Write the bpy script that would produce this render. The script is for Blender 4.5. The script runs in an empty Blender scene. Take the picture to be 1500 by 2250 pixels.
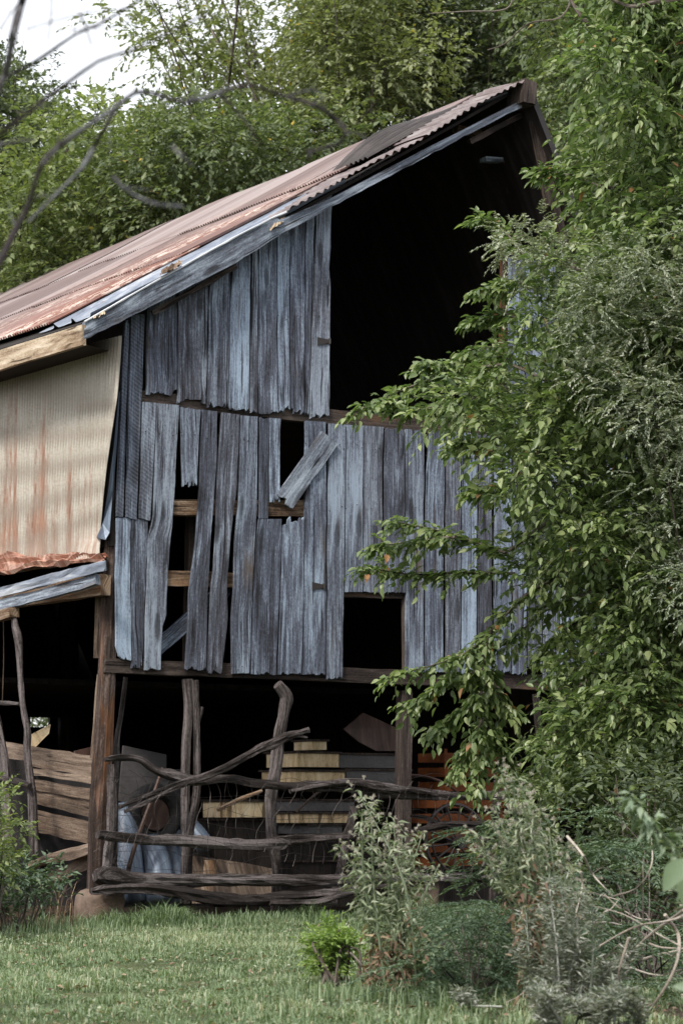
import bpy, math, random
import numpy as np
from mathutils import Vector, noise as mn
random.seed(7); RNG = np.random.default_rng(7)
SC = bpy.context.scene
COL = SC.collection
# ------------------------------------------------------------ camera
F = 6000.0; CX, CY = 750.0, 1125.0; HOR = 1800.0
TH = math.atan((HOR-CY)/F)
AZ = math.radians(55.2)
FH = np.array([math.cos(AZ), math.sin(AZ), 0.0]); RT = np.array([math.sin(AZ), -math.cos(AZ), 0.0]); ZZ = np.array([0, 0, 1.0])
FW = FH*math.cos(TH)+ZZ*math.sin(TH); UP = -FH*math.sin(TH)+ZZ*math.cos(TH)
def ray(px, py): return FW+RT*((px-CX)/F)+UP*((CY-py)/F)
CAM = -21.4*ray(236, 2030)
def hit(px, py, ax='y', c=0.0):
    r = ray(px, py); i = 'xyz'.index(ax); t = (c-CAM[i])/r[i]
    return CAM+r*t
def atd(px, py, d): return CAM+ray(px, py)*d
def ppm(p):                                     # pixels per metre at a point
    return F/max(0.5, float(np.dot(np.asarray(p)-CAM, FW)))
cam = bpy.data.cameras.new('camera'); co = bpy.data.objects.new('camera', cam); COL.objects.link(co)
co.location = Vector(CAM); co.rotation_euler = Vector(FW).to_track_quat('-Z', 'Y').to_euler()
cam.sensor_fit = 'VERTICAL'; cam.sensor_height = 36; cam.sensor_width = 24; cam.lens = F/2250*36
cam.clip_end = 600; cam.clip_start = 0.2
cam.dof.use_dof = True; cam.dof.focus_distance = 19.0; cam.dof.aperture_fstop = 5.8
SC.camera = co
# ------------------------------------------------------------ light
SUN_EL = math.radians(47); SUN_DIR = np.array([-0.86, -0.50])   # towards the sun, horizontally
w = bpy.data.worlds.new('World'); SC.world = w; w.use_nodes = True
nt = w.node_tree; nt.nodes.clear()
sky = nt.nodes.new('ShaderNodeTexSky'); sky.sky_type = 'NISHITA'; sky.sun_disc = False
sky.sun_elevation = SUN_EL; sky.sun_rotation = math.atan2(SUN_DIR[0], SUN_DIR[1]); sky.dust_density = 4.0; sky.air_density = 1.0
mixw = nt.nodes.new('ShaderNodeMixRGB'); mixw.inputs[0].default_value = 0.72
mixw.inputs[2].default_value = (6.9, 6.85, 6.85, 1)                # thin cloud veil over the sky
bg = nt.nodes.new('ShaderNodeBackground'); bg.inputs[1].default_value = 0.13
wo = nt.nodes.new('ShaderNodeOutputWorld')
nt.links.new(sky.outputs[0], mixw.inputs[1]); nt.links.new(mixw.outputs[0], bg.inputs[0]); nt.links.new(bg.outputs[0], wo.inputs[0])
sl = bpy.data.lights.new('sun', 'SUN'); sl.energy = 2.0; sl.angle = math.radians(9); sl.color = (1.0, 0.93, 0.82)
so = bpy.data.objects.new('sun', sl); COL.objects.link(so)
sd = Vector((SUN_DIR[0]*math.cos(SUN_EL), SUN_DIR[1]*math.cos(SUN_EL), math.sin(SUN_EL)))
so.rotation_euler = sd.to_track_quat('Z', 'Y').to_euler(); so.location = (-10, -10, 20)
vs = SC.view_settings; vs.view_transform = 'Standard'; vs.look = 'None'; vs.exposure = 0.98; vs.gamma = 1.0
SC.cycles.max_bounces = 6; SC.cycles.transparent_max_bounces = 8

# ------------------------------------------------------------ object helpers
def tag(o, label=None, cat=None, group=None, kind=None):
    if label: o['label'] = label
    if cat: o['category'] = cat
    if group: o['group'] = group
    if kind: o['kind'] = kind
    return o
def thing(name, loc, label, cat, group=None):
    o = bpy.data.objects.new(name, None); COL.objects.link(o); o.location = Vector(loc); o.empty_display_size = 0.2
    return tag(o, label, cat, group)
def wloc(p):
    v = Vector((0, 0, 0))
    while p is not None: v += p.location; p = p.parent
    return v
class MB:
    def __init__(s): s.v = []; s.f = []; s.uv = []; s.r = []; s.m = []
    def add(s, vs_, fs, uvs=None, r=None, m=0):
        b = len(s.v); s.v += [tuple(map(float, p)) for p in vs_]
        r = random.random() if r is None else r
        for f in fs:
            s.f.append(tuple(b+i for i in f)); s.r.append(r); s.m.append(m)
            s.uv += [tuple(uvs[i]) if uvs is not None else (0, 0) for i in f]
    def build(s, name, mats, parent=None, smooth=False, label=None):
        if not isinstance(mats, (list, tuple)): mats = [mats]
        off = wloc(parent) if parent is not None else Vector((0, 0, 0))
        me = bpy.data.meshes.new(name)
        me.from_pydata([(x-off.x, y-off.y, z-off.z) for x, y, z in s.v], [], s.f)
        uvl = me.uv_layers.new(name='UVMap'); uvl.data.foreach_set('uv', np.array(s.uv, 'f').ravel())
        a = me.attributes.new('rnd', 'FLOAT', 'FACE'); a.data.foreach_set('value', np.array(s.r, 'f'))
        me.polygons.foreach_set('material_index', np.array(s.m, 'i'))
        if smooth: me.polygons.foreach_set('use_smooth', np.ones(len(s.f), bool))
        for m in mats: me.materials.append(m)
        me.update()
        o = bpy.data.objects.new(name, me); COL.objects.link(o)
        if parent is not None: o.parent = parent
        if label: o['label'] = label
        return o
def np_mesh(name, V, polys, rnd, mat, parent=None, smooth=False):
    """V (n,3); polys list of (k,nv) int arrays; rnd list of arrays"""
    off = np.array(wloc(parent)) if parent is not None else np.zeros(3)
    V = (V-off).astype('f')
    me = bpy.data.meshes.new(name); me.vertices.add(len(V)); me.vertices.foreach_set('co', V.ravel())
    li = np.concatenate([p.ravel() for p in polys]).astype('i'); tot = np.concatenate([np.full(len(p), p.shape[1]) for p in polys]).astype('i')
    st = np.concatenate([[0], np.cumsum(tot)[:-1]]).astype('i')
    me.loops.add(len(li)); me.loops.foreach_set('vertex_index', li)
    me.polygons.add(len(tot)); me.polygons.foreach_set('loop_start', st); me.polygons.foreach_set('loop_total', tot)
    if smooth: me.polygons.foreach_set('use_smooth', np.ones(len(tot), bool))
    a = me.attributes.new('rnd', 'FLOAT', 'FACE'); a.data.foreach_set('value', np.concatenate(rnd).astype('f'))
    me.update(calc_edges=True); me.validate()
    me.materials.append(mat)
    o = bpy.data.objects.new(name, me); COL.objects.link(o)
    if parent is not None: o.parent = parent
    return o
def nz(x, y=0.0, z=0.0): return mn.noise(Vector((x, y, z)))

# ------------------------------------------------------------ materials
def mat_base(name):
    m = bpy.data.materials.new(name); m.use_nodes = True; t = m.node_tree
    return m, t, t.nodes['Principled BSDF']
class G:
    def __init__(s, t): s.t = t
    def n(s, ty, **k):
        x = s.t.nodes.new(ty)
        for a, b in k.items(): setattr(x, a, b)
        return x
    def l(s, a, b): s.t.links.new(a, b)
    def coord(s, kind='UV'):
        return s.n('ShaderNodeTexCoord').outputs[kind]
    def attr(s, nm='rnd'):
        x = s.n('ShaderNodeAttribute'); x.attribute_name = nm; return x.outputs['Fac']
    def mapping(s, v, sc=(1, 1, 1), loc=(0, 0, 0), rot=(0, 0, 0)):
        x = s.n('ShaderNodeMapping'); x.inputs['Scale'].default_value = sc; x.inputs['Location'].default_value = loc; x.inputs['Rotation'].default_value = rot
        s.l(v, x.inputs['Vector']); return x.outputs[0]
    def noise(s, v, scale=1, det=4, rough=0.6, dist=0.0):
        x = s.n('ShaderNodeTexNoise'); x.inputs['Scale'].default_value = scale; x.inputs['Detail'].default_value = det; x.inputs['Roughness'].default_value = rough; x.inputs['Distortion'].default_value = dist
        if v is not None: s.l(v, x.inputs['Vector'])
        return x.outputs['Fac']
    def ramp(s, f, stops, interp='LINEAR'):
        x = s.n('ShaderNodeValToRGB'); x.color_ramp.interpolation = interp; e = x.color_ramp.elements
        while len(e) < len(stops): e.new(0.5)
        for i, (p, c) in enumerate(stops):
            e[i].position = p; e[i].color = c if len(c) == 4 else (*c, 1)
        s.l(f, x.inputs[0]); return x.outputs[0]
    def mix(s, fac, a, b, mode='MIX'):
        x = s.n('ShaderNodeMixRGB'); x.blend_type = mode
        for i, q in ((0, fac), (1, a), (2, b)):
            if hasattr(q, 'links'): s.l(q, x.inputs[i])
            elif i == 0: x.inputs[0].default_value = q
            else: x.inputs[i].default_value = (*q, 1) if len(q) == 3 else q
        return x.outputs[0]
    def math(s, op, a, b=0.0, clamp=False):
        x = s.n('ShaderNodeMath', operation=op); x.use_clamp = clamp
        for i, q in ((0, a), (1, b)):
            if hasattr(q, 'links'): s.l(q, x.inputs[i])
            else: x.inputs[i].default_value = q
        return x.outputs[0]
    def bump(s, h, st=0.3, d=0.01):
        x = s.n('ShaderNodeBump'); x.inputs['Strength'].default_value = st; x.inputs['Distance'].default_value = d
        s.l(h, x.inputs['Height']); return x.outputs[0]
def vec_off(g, v, r, amt=17.0):
    c = g.n('ShaderNodeCombineXYZ'); m = g.math('MULTIPLY', r, amt); m2 = g.math('MULTIPLY', r, amt*2.3)
    g.l(m, c.inputs[0]); g.l(m2, c.inputs[1])
    a = g.n('ShaderNodeVectorMath', operation='ADD'); g.l(v, a.inputs[0]); g.l(c.outputs[0], a.inputs[1]); return a.outputs[0]
def wood(name, dark, mid, light, grain=70, brown=None, brown_amt=0.0, saw=False, rough=0.85, streak=1.0, bst=0.5):
    m, t, b = mat_base(name); g = G(t)
    r = g.attr(); uv = vec_off(g, g.coord(), r)
    fine = g.noise(g.mapping(uv, (grain, 2.5, 1)), 1, 5, 0.7, 0.6)
    med = g.noise(g.mapping(uv, (grain*0.28, 0.9, 1)), 1, 4, 0.6, 1.6)
    blot = g.noise(g.mapping(uv, (5, 1.1, 1)), 1, 4, 0.6, 0.8)
    spk = g.noise(g.mapping(uv, (85, 34, 1)), 1, 4, 0.8)
    f = g.math('ADD', g.math('MULTIPLY', fine, 0.45), g.math('MULTIPLY', med, 0.35))
    f = g.math('ADD', f, g.math('MULTIPLY', blot, 0.45*streak))
    f = g.math('ADD', f, g.math('MULTIPLY', spk, 0.34))
    f = g.math('ADD', f, g.math('MULTIPLY', r, 0.10))
    f = g.math('SUBTRACT', f, 0.35)
    c = g.ramp(f, [(0.33, dark), (0.475, mid), (0.63, light)])
    vo = g.n('ShaderNodeTexVoronoi'); vo.inputs['Scale'].default_value = 1.0; g.l(g.mapping(uv, (7, 1.6, 1)), vo.inputs['Vector'])
    tint = g.math('FRACT', g.math('MULTIPLY', r, 7.31))
    if name.startswith('weathered'):
        c = g.mix(g.ramp(tint, [(.62, (0, 0, 0)), (.66, (.55, .55, .55))]), c, g.mix(1.0, c, (1.02, .95, .90), 'MULTIPLY'))
        c = g.mix(g.ramp(tint, [(.30, (.6, .6, .6)), (.34, (0, 0, 0))]), c, g.mix(1.0, c, (1.22, 1.28, 1.32), 'MULTIPLY'))
    kn = g.ramp(vo.outputs['Distance'], [(0.0, (1, 1, 1)), (0.15, (0.9, 0.9, 0.9)), (0.24, (0, 0, 0))])
    c = g.mix(g.math('MULTIPLY', kn, 0.75), c, tuple(q*0.55 for q in dark))
    crk = g.ramp(g.noise(g.mapping(uv, (grain*0.55, 1.3, 1), (5, 3, 0)), 1, 2, 0.5, 0.4), [(0.335, (1, 1, 1)), (0.37, (0, 0, 0))])
    c = g.mix(g.math('MULTIPLY', crk, 0.85), c, tuple(q*0.35 for q in dark))
    if brown is not None:
        bm = g.ramp(g.noise(g.mapping(uv, (6, 0.9, 1), (9, 9, 0)), 1, 4, 0.65, 0.5), [(0.62-brown_amt*0.3, (0, 0, 0)), (0.75-brown_amt*0.3, (1, 1, 1))])
        c = g.mix(g.math('MULTIPLY', bm, 0.8), c, g.mix(fine, tuple(q*0.3 for q in brown), brown))
    hgt = g.math('SUBTRACT', g.math('ADD', fine, g.math('MULTIPLY', med, 0.8)), g.math('MULTIPLY', crk, 0.8))
    if saw:
        wv = g.n('ShaderNodeTexWave', wave_type='BANDS', bands_direction='Y'); wv.inputs['Scale'].default_value = 11; wv.inputs['Distortion'].default_value = 1.0; wv.inputs['Detail'].default_value = 1
        g.l(g.mapping(uv, (1, 1, 1), rot=(0, 0, 0.5)), wv.inputs['Vector'])
        c = g.mix(0.14, c, g.mix(wv.outputs['Fac'], dark, light), 'MIX'); hgt = g.math('ADD', hgt, g.math('MULTIPLY', wv.outputs['Fac'], 0.3))
    g.l(c, b.inputs['Base Color']); b.inputs['Roughness'].default_value = rough; b.inputs['Specular IOR Level'].default_value = 0.25
    g.l(g.bump(hgt, bst, 0.006), b.inputs['Normal']); return m
BLUE_D, BLUE_M, BLUE_L = (0.018, 0.018, 0.023), (0.080, 0.090, 0.122), (0.28, 0.345, 0.44)
WOOD_BLUE = wood('weathered_blue_grey_boards', BLUE_D, BLUE_M, BLUE_L, brown=(0.14, 0.11, 0.09), brown_amt=0.05)
WOOD_SAWN = wood('weathered_sawn_boards', BLUE_D, BLUE_M, BLUE_L, saw=True)
WOOD_RAKE = wood('weathered_rake_timber', (0.022, 0.022, 0.028), (0.12, 0.14, 0.18), (0.34, 0.40, 0.48), grain=45, brown=(0.16, 0.13, 0.11), brown_amt=0.1)
WOOD_DARK = wood('old_dark_timber', (0.008, 0.006, 0.006), (0.035, 0.026, 0.023), (0.10, 0.08, 0.07), brown=(0.16, 0.09, 0.05), brown_amt=0.05)
WOOD_DARK2 = wood('dark_post_timber', (0.012, 0.009, 0.009), (0.05, 0.038, 0.034), (0.16, 0.135, 0.13), brown=(0.12, 0.07, 0.05), brown_amt=0.05)
WOOD_BEAM = wood('exposed_brown_timber', (0.02, 0.012, 0.008), (0.13, 0.085, 0.055), (0.38, 0.30, 0.23), brown=(0.24, 0.12, 0.05), brown_amt=0.2)
WOOD_POST = wood('orange_brown_post', (0.008, 0.005, 0.004), (0.038, 0.024, 0.019), (0.15, 0.12, 0.11), grain=60, brown=(0.20, 0.078, 0.025), brown_amt=0.2)
WOOD_TAN = wood('tan_fence_boards', (0.03, 0.022, 0.017), (0.115, 0.084, 0.064), (0.25, 0.195, 0.155), grain=60, brown=(0.15, 0.09, 0.06), brown_amt=0.1)
WOOD_PALE = wood('pale_eave_board', (0.12, 0.075, 0.045), (0.40, 0.32, 0.23), (0.66, 0.58, 0.48), grain=30, brown=(0.22, 0.12, 0.06), brown_amt=0.2)
WOOD_LOG = wood('grey_bark_stripped_log', (0.006, 0.005, 0.0045), (0.028, 0.022, 0.021), (0.14, 0.125, 0.128), grain=50, bst=1.0)
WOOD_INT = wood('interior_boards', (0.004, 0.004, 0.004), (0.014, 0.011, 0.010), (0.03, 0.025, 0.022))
BARK = wood('tree_bark', (0.02, 0.016, 0.014), (0.085, 0.07, 0.06), (0.20, 0.175, 0.16), grain=40, bst=1.0)
BARK_PALE = wood('pale_dry_twigs', (0.12, 0.10, 0.08), (0.33, 0.29, 0.25), (0.5, 0.46, 0.42), grain=30)
BARK_NEAR = wood('lichened_bark', (0.012, 0.009, 0.010), (0.035, 0.030, 0.033), (0.20, 0.215, 0.235), grain=12)

def metal_roof_mat():
    m, t, b = mat_base('rusted_corrugated_roof'); g = G(t); uv = g.coord(); r = g.attr()
    sep = g.n('ShaderNodeSeparateXYZ'); g.l(uv, sep.inputs[0])
    st = g.noise(g.mapping(uv, (9, 0.35, 1)), 1, 4, 0.6)
    big = g.noise(g.mapping(uv, (0.6, 0.5, 1)), 1, 4, 0.6)
    base = g.ramp(g.math('ADD', g.math('MULTIPLY', st, 0.7), g.math('MULTIPLY', r, 0.4)), [(0.25, (0.105, 0.074, 0.071)), (0.5, (0.195, 0.150, 0.148)), (0.8, (0.31, 0.27, 0.268))])
    low = g.ramp(g.math('ADD', g.math('SUBTRACT', 3.2, sep.outputs[1]), g.math('MULTIPLY', big, 1.8)), [(0.0, (0, 0, 0)), (1.0, (1, 1, 1))])
    fr = g.math('SUBTRACT', 1.0, g.math('MULTIPLY', g.math('SUBTRACT', sep.outputs[0], 1.2), 0.35), clamp=True)
    rust = g.ramp(g.noise(g.mapping(uv, (6, 0.8, 1), (3, 1, 0)), 1, 5, 0.7), [(0.3, (0.09, 0.042, 0.034)), (0.55, (0.20, 0.09, 0.068)), (0.75, (0.27, 0.15, 0.12))])
    rm = g.math('MULTIPLY', low, fr, clamp=True)
    rm = g.math('MULTIPLY', rm, g.ramp(g.math('ADD', g.math('MULTIPLY', st, 0.5), g.math('MULTIPLY', r, 0.5)), [(0.3, (0.35, 0.35, 0.35)), (0.55, (1, 1, 1))]))
    c = g.mix(rm, base, rust)
    chip = g.ramp(g.noise(g.mapping(uv, (14, 4.5, 1), (8, 2, 0)), 1, 6, 0.75), [(0.50, (0, 0, 0)), (0.53, (1, 1, 1))])
    chipm = g.math('MULTIPLY', chip, g.math('MULTIPLY', rm, g.ramp(g.noise(g.mapping(uv, (1.2, 0.7, 1)), 1, 2), [(0.4, (0, 0, 0)), (0.55, (1, 1, 1))])))
    c = g.mix(chipm, c, (0.55, 0.48, 0.43))
    g.l(c, b.inputs['Base Color']); b.inputs['Metallic'].default_value = 0.15; b.inputs['Roughness'].default_value = 0.55
    g.l(g.bump(g.noise(g.mapping(uv, (60, 60, 1)), 1, 3), 0.15, 0.003), b.inputs['Normal']); return m
ROOF = metal_roof_mat()
def side_metal_mat():
    m, t, b = mat_base('rust_streaked_galvanised_wall'); g = G(t); uv = g.coord()
    sep = g.n('ShaderNodeSeparateXYZ'); g.l(uv, sep.inputs[0])
    n1 = g.noise(g.mapping(uv, (16, 1.2, 1)), 1, 5, 0.65); n2 = g.noise(g.mapping(uv, (3.5, .5, 1)), 1, 4); sp = g.noise(g.mapping(uv, (45, 45, 1)), 1, 3, 0.7)
    base = g.ramp(g.math('ADD', g.math('MULTIPLY', n1, 0.5), g.math('MULTIPLY', sp, 0.5)), [(0.3, (0.30, 0.275, 0.24)), (0.5, (0.46, 0.43, 0.38)), (0.72, (0.56, 0.56, 0.55))])
    ht = g.math('SUBTRACT', 0.92, g.math('MULTIPLY', sep.outputs[1], 0.62))        # v metres above the bottom edge
    k = g.math('ADD', ht, g.math('MULTIPLY', g.math('SUBTRACT', g.noise(g.mapping(uv, (6, 0.22, 1), (2, 0, 0)), 1, 3, 0.6), 0.5), 4.2))
    k = g.math('ADD', k, g.math('MULTIPLY', g.math('SUBTRACT', g.noise(g.mapping(uv, (9, 2.5, 1), (7, 0, 0)), 1, 5, .7), .5), 2.0))
    k = g.math('ADD', k, g.math('MULTIPLY', g.math('SUBTRACT', sep.outputs[0], 1.6), .28))
    rmk = g.ramp(k, [(0.22, (0, 0, 0)), (0.85, (1, 1, 1))])
    rust = g.ramp(n1, [(0.3, (0.15, 0.06, 0.035)), (0.6, (0.33, 0.16, 0.10))])
    c = g.mix(g.math('MULTIPLY', rmk, 0.85), base, rust)
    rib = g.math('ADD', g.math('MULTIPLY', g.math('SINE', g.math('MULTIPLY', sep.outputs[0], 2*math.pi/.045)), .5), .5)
    c = g.mix(g.math('MULTIPLY', rib, g.math('ADD', .35, g.math('MULTIPLY', n2, .6))), c, (0.22, 0.19, 0.16))      # darker blotchy stripes at the rib pitch
    g.l(c, b.inputs['Base Color']); b.inputs['Metallic'].default_value = 0.1; b.inputs['Roughness'].default_value = 0.5
    return m
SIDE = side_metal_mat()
def blue_metal(name, a, bb, c_, rust=0.3):
    m, t, b = mat_base(name); g = G(t); uv = g.coord(); r = g.attr(); uv = vec_off(g, uv, r)
    n1 = g.noise(g.mapping(uv, (10, 1.4, 1)), 1, 6, 0.7, 0.5)
    c = g.ramp(n1, [(0.3, a), (0.5, bb), (0.68, c_)])
    rm = g.ramp(g.noise(g.mapping(uv, (8, 3, 1), (4, 4, 0)), 1, 5, 0.7), [(0.68-rust*0.2, (0, 0, 0)), (0.74-rust*0.2, (1, 1, 1))])
    c = g.mix(g.math('MULTIPLY', rm, 0.9), c, (0.19, 0.085, 0.05))
    g.l(c, b.inputs['Base Color']); b.inputs['Metallic'].default_value = 0.3; b.inputs['Roughness'].default_value = 0.5
    g.l(g.bump(n1, 0.25, 0.004), b.inputs['Normal']); return m
BMETAL = blue_metal('blue_grey_flashing', (0.07, 0.085, 0.115), (0.21, 0.245, 0.31), (0.50, 0.53, 0.57), 0.25)
BMETAL2 = blue_metal('dull_galvanised_metal', (0.035, 0.045, 0.07), (0.09, 0.12, 0.17), (0.21, 0.265, 0.35), 0.2)
RUSTY = blue_metal('rust_brown_metal', (0.02, 0.011, 0.009), (0.05, 0.027, 0.021), (0.11, 0.07, 0.055), 0.15)
BPALE = blue_metal('pale_edge_highlight', (0.30, 0.33, 0.37), (0.5, 0.53, 0.57), (0.7, 0.72, 0.74), 0.1)  # pale colour imitates the bright highlight on the rake edge
FLAPM = blue_metal('crumpled_rusty_sheet', (0.14, 0.055, 0.035), (0.33, 0.16, 0.11), (0.62, 0.46, 0.38), 0.15)
EDGEM = blue_metal('pinkish_weathered_sheet', (0.09, 0.065, 0.062), (0.17, 0.135, 0.132), (0.30, 0.27, 0.265), 0.15)
IRON = blue_metal('dark_iron', (0.01, 0.009, 0.009), (0.03, 0.025, 0.024), (0.07, 0.06, 0.06), 0.2)
def plain(name, a, bb, scale=8, rough=0.8, spec=0.3):
    m, t, b = mat_base(name); g = G(t)
    c = g.ramp(g.noise(g.coord('Object'), scale, 6, 0.7), [(0.3, a), (0.7, bb)])
    g.l(c, b.inputs['Base Color']); b.inputs['Roughness'].default_value = rough; b.inputs['Specular IOR Level'].default_value = spec
    g.l(g.bump(g.noise(g.coord('Object'), scale*5, 5, 0.7), 0.5, 0.02), b.inputs['Normal']); return m
STONE = plain('brown_sandstone', (0.07, 0.05, 0.04), (0.19, 0.14, 0.11), 9)
CREAM = wood('cream_painted_wood', (0.16, 0.10, 0.05), (0.60, 0.46, 0.28), (0.80, 0.68, 0.48), grain=14, brown=(0.3, 0.18, 0.09), brown_amt=.05)  # lit copy for the pale boxes, brightened for the sun on them
GREY_DULL = plain('dull_and_shaded_wood', (0.07, 0.068, 0.072), (0.13, 0.125, 0.13), 5)  # dull boxes, and the shaded copy for the pale boxes' right part
PANEL = plain('dull_grey_panel', (0.03, 0.029, 0.031), (0.06, 0.057, 0.06), 4)
ORANGE = plain('orange_painted_slats', (0.08, 0.022, 0.008), (0.20, 0.062, 0.016), 6)
DRUM = plain('black_rubber', (0.008, 0.008, 0.009), (0.02, 0.02, 0.022), 6)
def leaf_mat(name, stops, trans=0.35, rough=0.5, spec=0.4, tcol=(1.15, 1.25, 0.5)):
    m, t, b = mat_base(name); g = G(t); r = g.attr()
    c = g.ramp(r, stops)
    g.l(c, b.inputs['Base Color']); b.inputs['Roughness'].default_value = rough; b.inputs['Specular IOR Level'].default_value = spec
    tr = g.n('ShaderNodeBsdfTranslucent'); g.l(g.mix(1.0, c, tcol, 'MULTIPLY'), tr.inputs[0])
    ms = g.n('ShaderNodeMixShader'); ms.inputs[0].default_value = trans
    g.l(b.outputs[0], ms.inputs[1]); g.l(tr.outputs[0], ms.inputs[2]); g.l(ms.outputs[0], t.nodes['Material Output'].inputs[0]); return m
def stops4(a, b, c, d=None, dp=0.985):
    a, b, c = [tuple(min(.8, q*k) for q, k in zip(x, (1.22, 1.12, 1.28))) for x in (a, b, c)]
    s = [(0.0, a), (0.5, b), (0.93, c)]
    if d: s += [(dp-0.004, c), (dp, d)]
    return s
L_BACK = leaf_mat('leaves_mid_green', stops4((0.06, 0.095, 0.042), (0.115, 0.165, 0.076), (0.235, 0.30, 0.15), (0.42, 0.32, 0.05)), .4)
L_AIRY = leaf_mat('leaves_olive_green', stops4((0.085, 0.115, 0.05), (0.16, 0.205, 0.095), (0.28, 0.34, 0.17), (0.42, 0.32, 0.05)), .4)
L_DARK = leaf_mat('leaves_dark_green', stops4((0.036, 0.06, 0.032), (0.075, 0.108, 0.056), (0.145, 0.195, 0.10)))
L_LITE = leaf_mat('leaves_yellow_green', stops4((0.075, 0.115, 0.042), (0.155, 0.215, 0.085), (0.29, 0.36, 0.165)), .42)
L_NEAR = leaf_mat('leaves_ovate_green', stops4((0.058, 0.100, 0.035), (0.125, 0.190, 0.064), (0.26, 0.335, 0.14), (0.36, 0.19, 0.09), .994), 0.38, 0.4, 0.6, tcol=(1.0, 1.18, 0.6))
L_GREY = leaf_mat('feathery_grey_green_leaflets', stops4((0.11, 0.15, 0.095), (0.21, 0.265, 0.175), (0.34, 0.40, 0.29)), 0.25)
L_FERN = leaf_mat('feathery_dark_leaflets', stops4((0.032, 0.062, 0.034), (0.068, 0.118, 0.064), (0.16, 0.235, 0.14)), 0.25)
L_SILV = leaf_mat('silver_sage_leaves', stops4((0.10, 0.135, 0.095), (0.19, 0.235, 0.175), (0.36, 0.40, 0.34)), 0.2, 0.7)
L_WEED = leaf_mat('dull_weed_leaves', stops4((0.08, 0.12, 0.06), (0.165, 0.22, 0.125), (0.32, 0.38, 0.26)), 0.25)
L_DRY = leaf_mat('withered_leaves', stops4((0.08, 0.052, 0.036), (0.17, 0.12, 0.075), (0.36, 0.31, 0.19)), 0.25, 0.8)
L_FLUFF = leaf_mat('seed_fluff', stops4((0.30, 0.31, 0.27), (0.42, 0.43, 0.38), (0.6, 0.6, 0.55)), 0.3, 0.9)
L_BRIGHT = leaf_mat('fresh_green_leaves', stops4((0.09, 0.16, 0.035), (0.15, 0.25, 0.055), (0.25, 0.36, 0.11)), 0.35)
L_SPRIG = leaf_mat('blue_green_leaves', stops4((0.09, 0.15, 0.085), (0.16, 0.24, 0.145), (0.27, 0.36, 0.24)), .3)
GRASSM = leaf_mat('grass_blades', [(0.0, (0.07, 0.11, 0.06)), (0.35, (0.115, 0.175, 0.09)), (0.7, (0.21, 0.285, 0.165)), (0.9, (0.34, 0.40, 0.28)), (1.0, (0.44, 0.40, 0.29))], 0.3, 0.6)

# ------------------------------------------------------------ geometry helpers
def lerp_poly(pts, t, key=1):
    """interpolate a pixel polyline by fraction of its y range"""
    y = pts[0][1]+(pts[-1][1]-pts[0][1])*t
    for a, b in zip(pts, pts[1:]):
        if a[1] <= y <= b[1] or b is pts[-1]:
            k = (y-a[1])/max(1e-6, b[1]-a[1]); k = min(1, max(0, k)); return (a[0]+(b[0]-a[0])*k, y)
def board(mb, L, R, y0=-0.004, th=0.024, rt=0.0, rb=0.0, m=0, cols=9, split=None, edge=0.004, slope_top=None):
    cols = 15
    """one upright plank on the gable plane; L, R edge polylines from top to bottom; rt, rb ragged ends (m)"""
    Ltop = hit(*L[0])[2]; Lb = hit(*L[-1])[2]
    n = max(4, int((Ltop-Lb)/0.09)); s = random.uniform(0, 100); r = random.random(); s2 = random.uniform(0, 99)
    g = np.zeros((n+1, cols, 3)); uv = np.zeros((n+1, cols, 2))
    gl = random.random()**2*1.6; gr = random.random()**2*1.6; warp = random.uniform(-.006, .012); tilt = random.uniform(-.006, .006)
    kp = [0]+sorted(random.uniform(.03, .97) for _ in range(cols-2))+[1]
    def rag(q):
        o = []; cur = 0
        for j in range(cols):
            if random.random() < .5: cur = random.random()**2.2*q*1.1
            o.append(cur+random.random()**3*q*.8+abs(nz(kp[j]*2+s2, 7))*q*.8)
        return o
    rt *= .7; rb *= .52
    topo = rag(rt); boto = rag(rb)
    for i in range(n+1):
        t = i/n; a = lerp_poly(L, t); b = lerp_poly(R, t)
        A = hit(a[0]+.9+gl, a[1]); B = hit(b[0]-.7-gr, b[1])
        A[0] += edge*2.2*nz(s+A[2]*3, 1)+edge*nz(s+A[2]*14, 1); B[0] += edge*2.2*nz(s+B[2]*3, 9)+edge*nz(s+B[2]*14, 9)
        for j in range(cols):
            k = kp[j]; p = A*(1-k)+B*k
            if i <= 1: p[2] -= topo[j]*(1-i*0.6)
            if i >= n-1: p[2] += boto[j]*(1.0 if i == n else 0.3)
            p[1] = y0-th+warp*math.sin(t*3.1)+tilt*(k-.5)*2+0.0015*nz(p[0]*9+s, p[2]*3)-0.004*((k-.5)**2)*4*random.choice([1])
            g[i, j] = p; uv[i, j] = (p[0]-A[0]+0.0, p[2])
    V = list(g.reshape(-1, 3)); V2 = [(p[0], y0+0.0 if y0 > p[1]+0.01 else p[1]+th, p[2]) for p in V]
    N = (n+1)*cols; fs = []; uvl = [tuple(u) for u in uv.reshape(-1, 2)]
    for i in range(n):
        for j in range(cols-1):
            q = i*cols+j; fs.append((q, q+cols, q+cols+1, q+1)); fs.append((N+q, N+q+1, N+q+cols+1, N+q+cols))
    for i in range(n):
        q = i*cols; fs.append((q, N+q, N+q+cols, q+cols)); q = i*cols+cols-1; fs.append((q, q+cols, N+q+cols, N+q))
    for j in range(cols-1):
        fs.append((j, j+1, N+j+1, N+j)); q = n*cols+j; fs.append((q, N+q, N+q+1, q+1))
    mb.add(V+V2, fs, uvl+[(u+0.02, v) for u, v in uvl], r, m)
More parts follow.
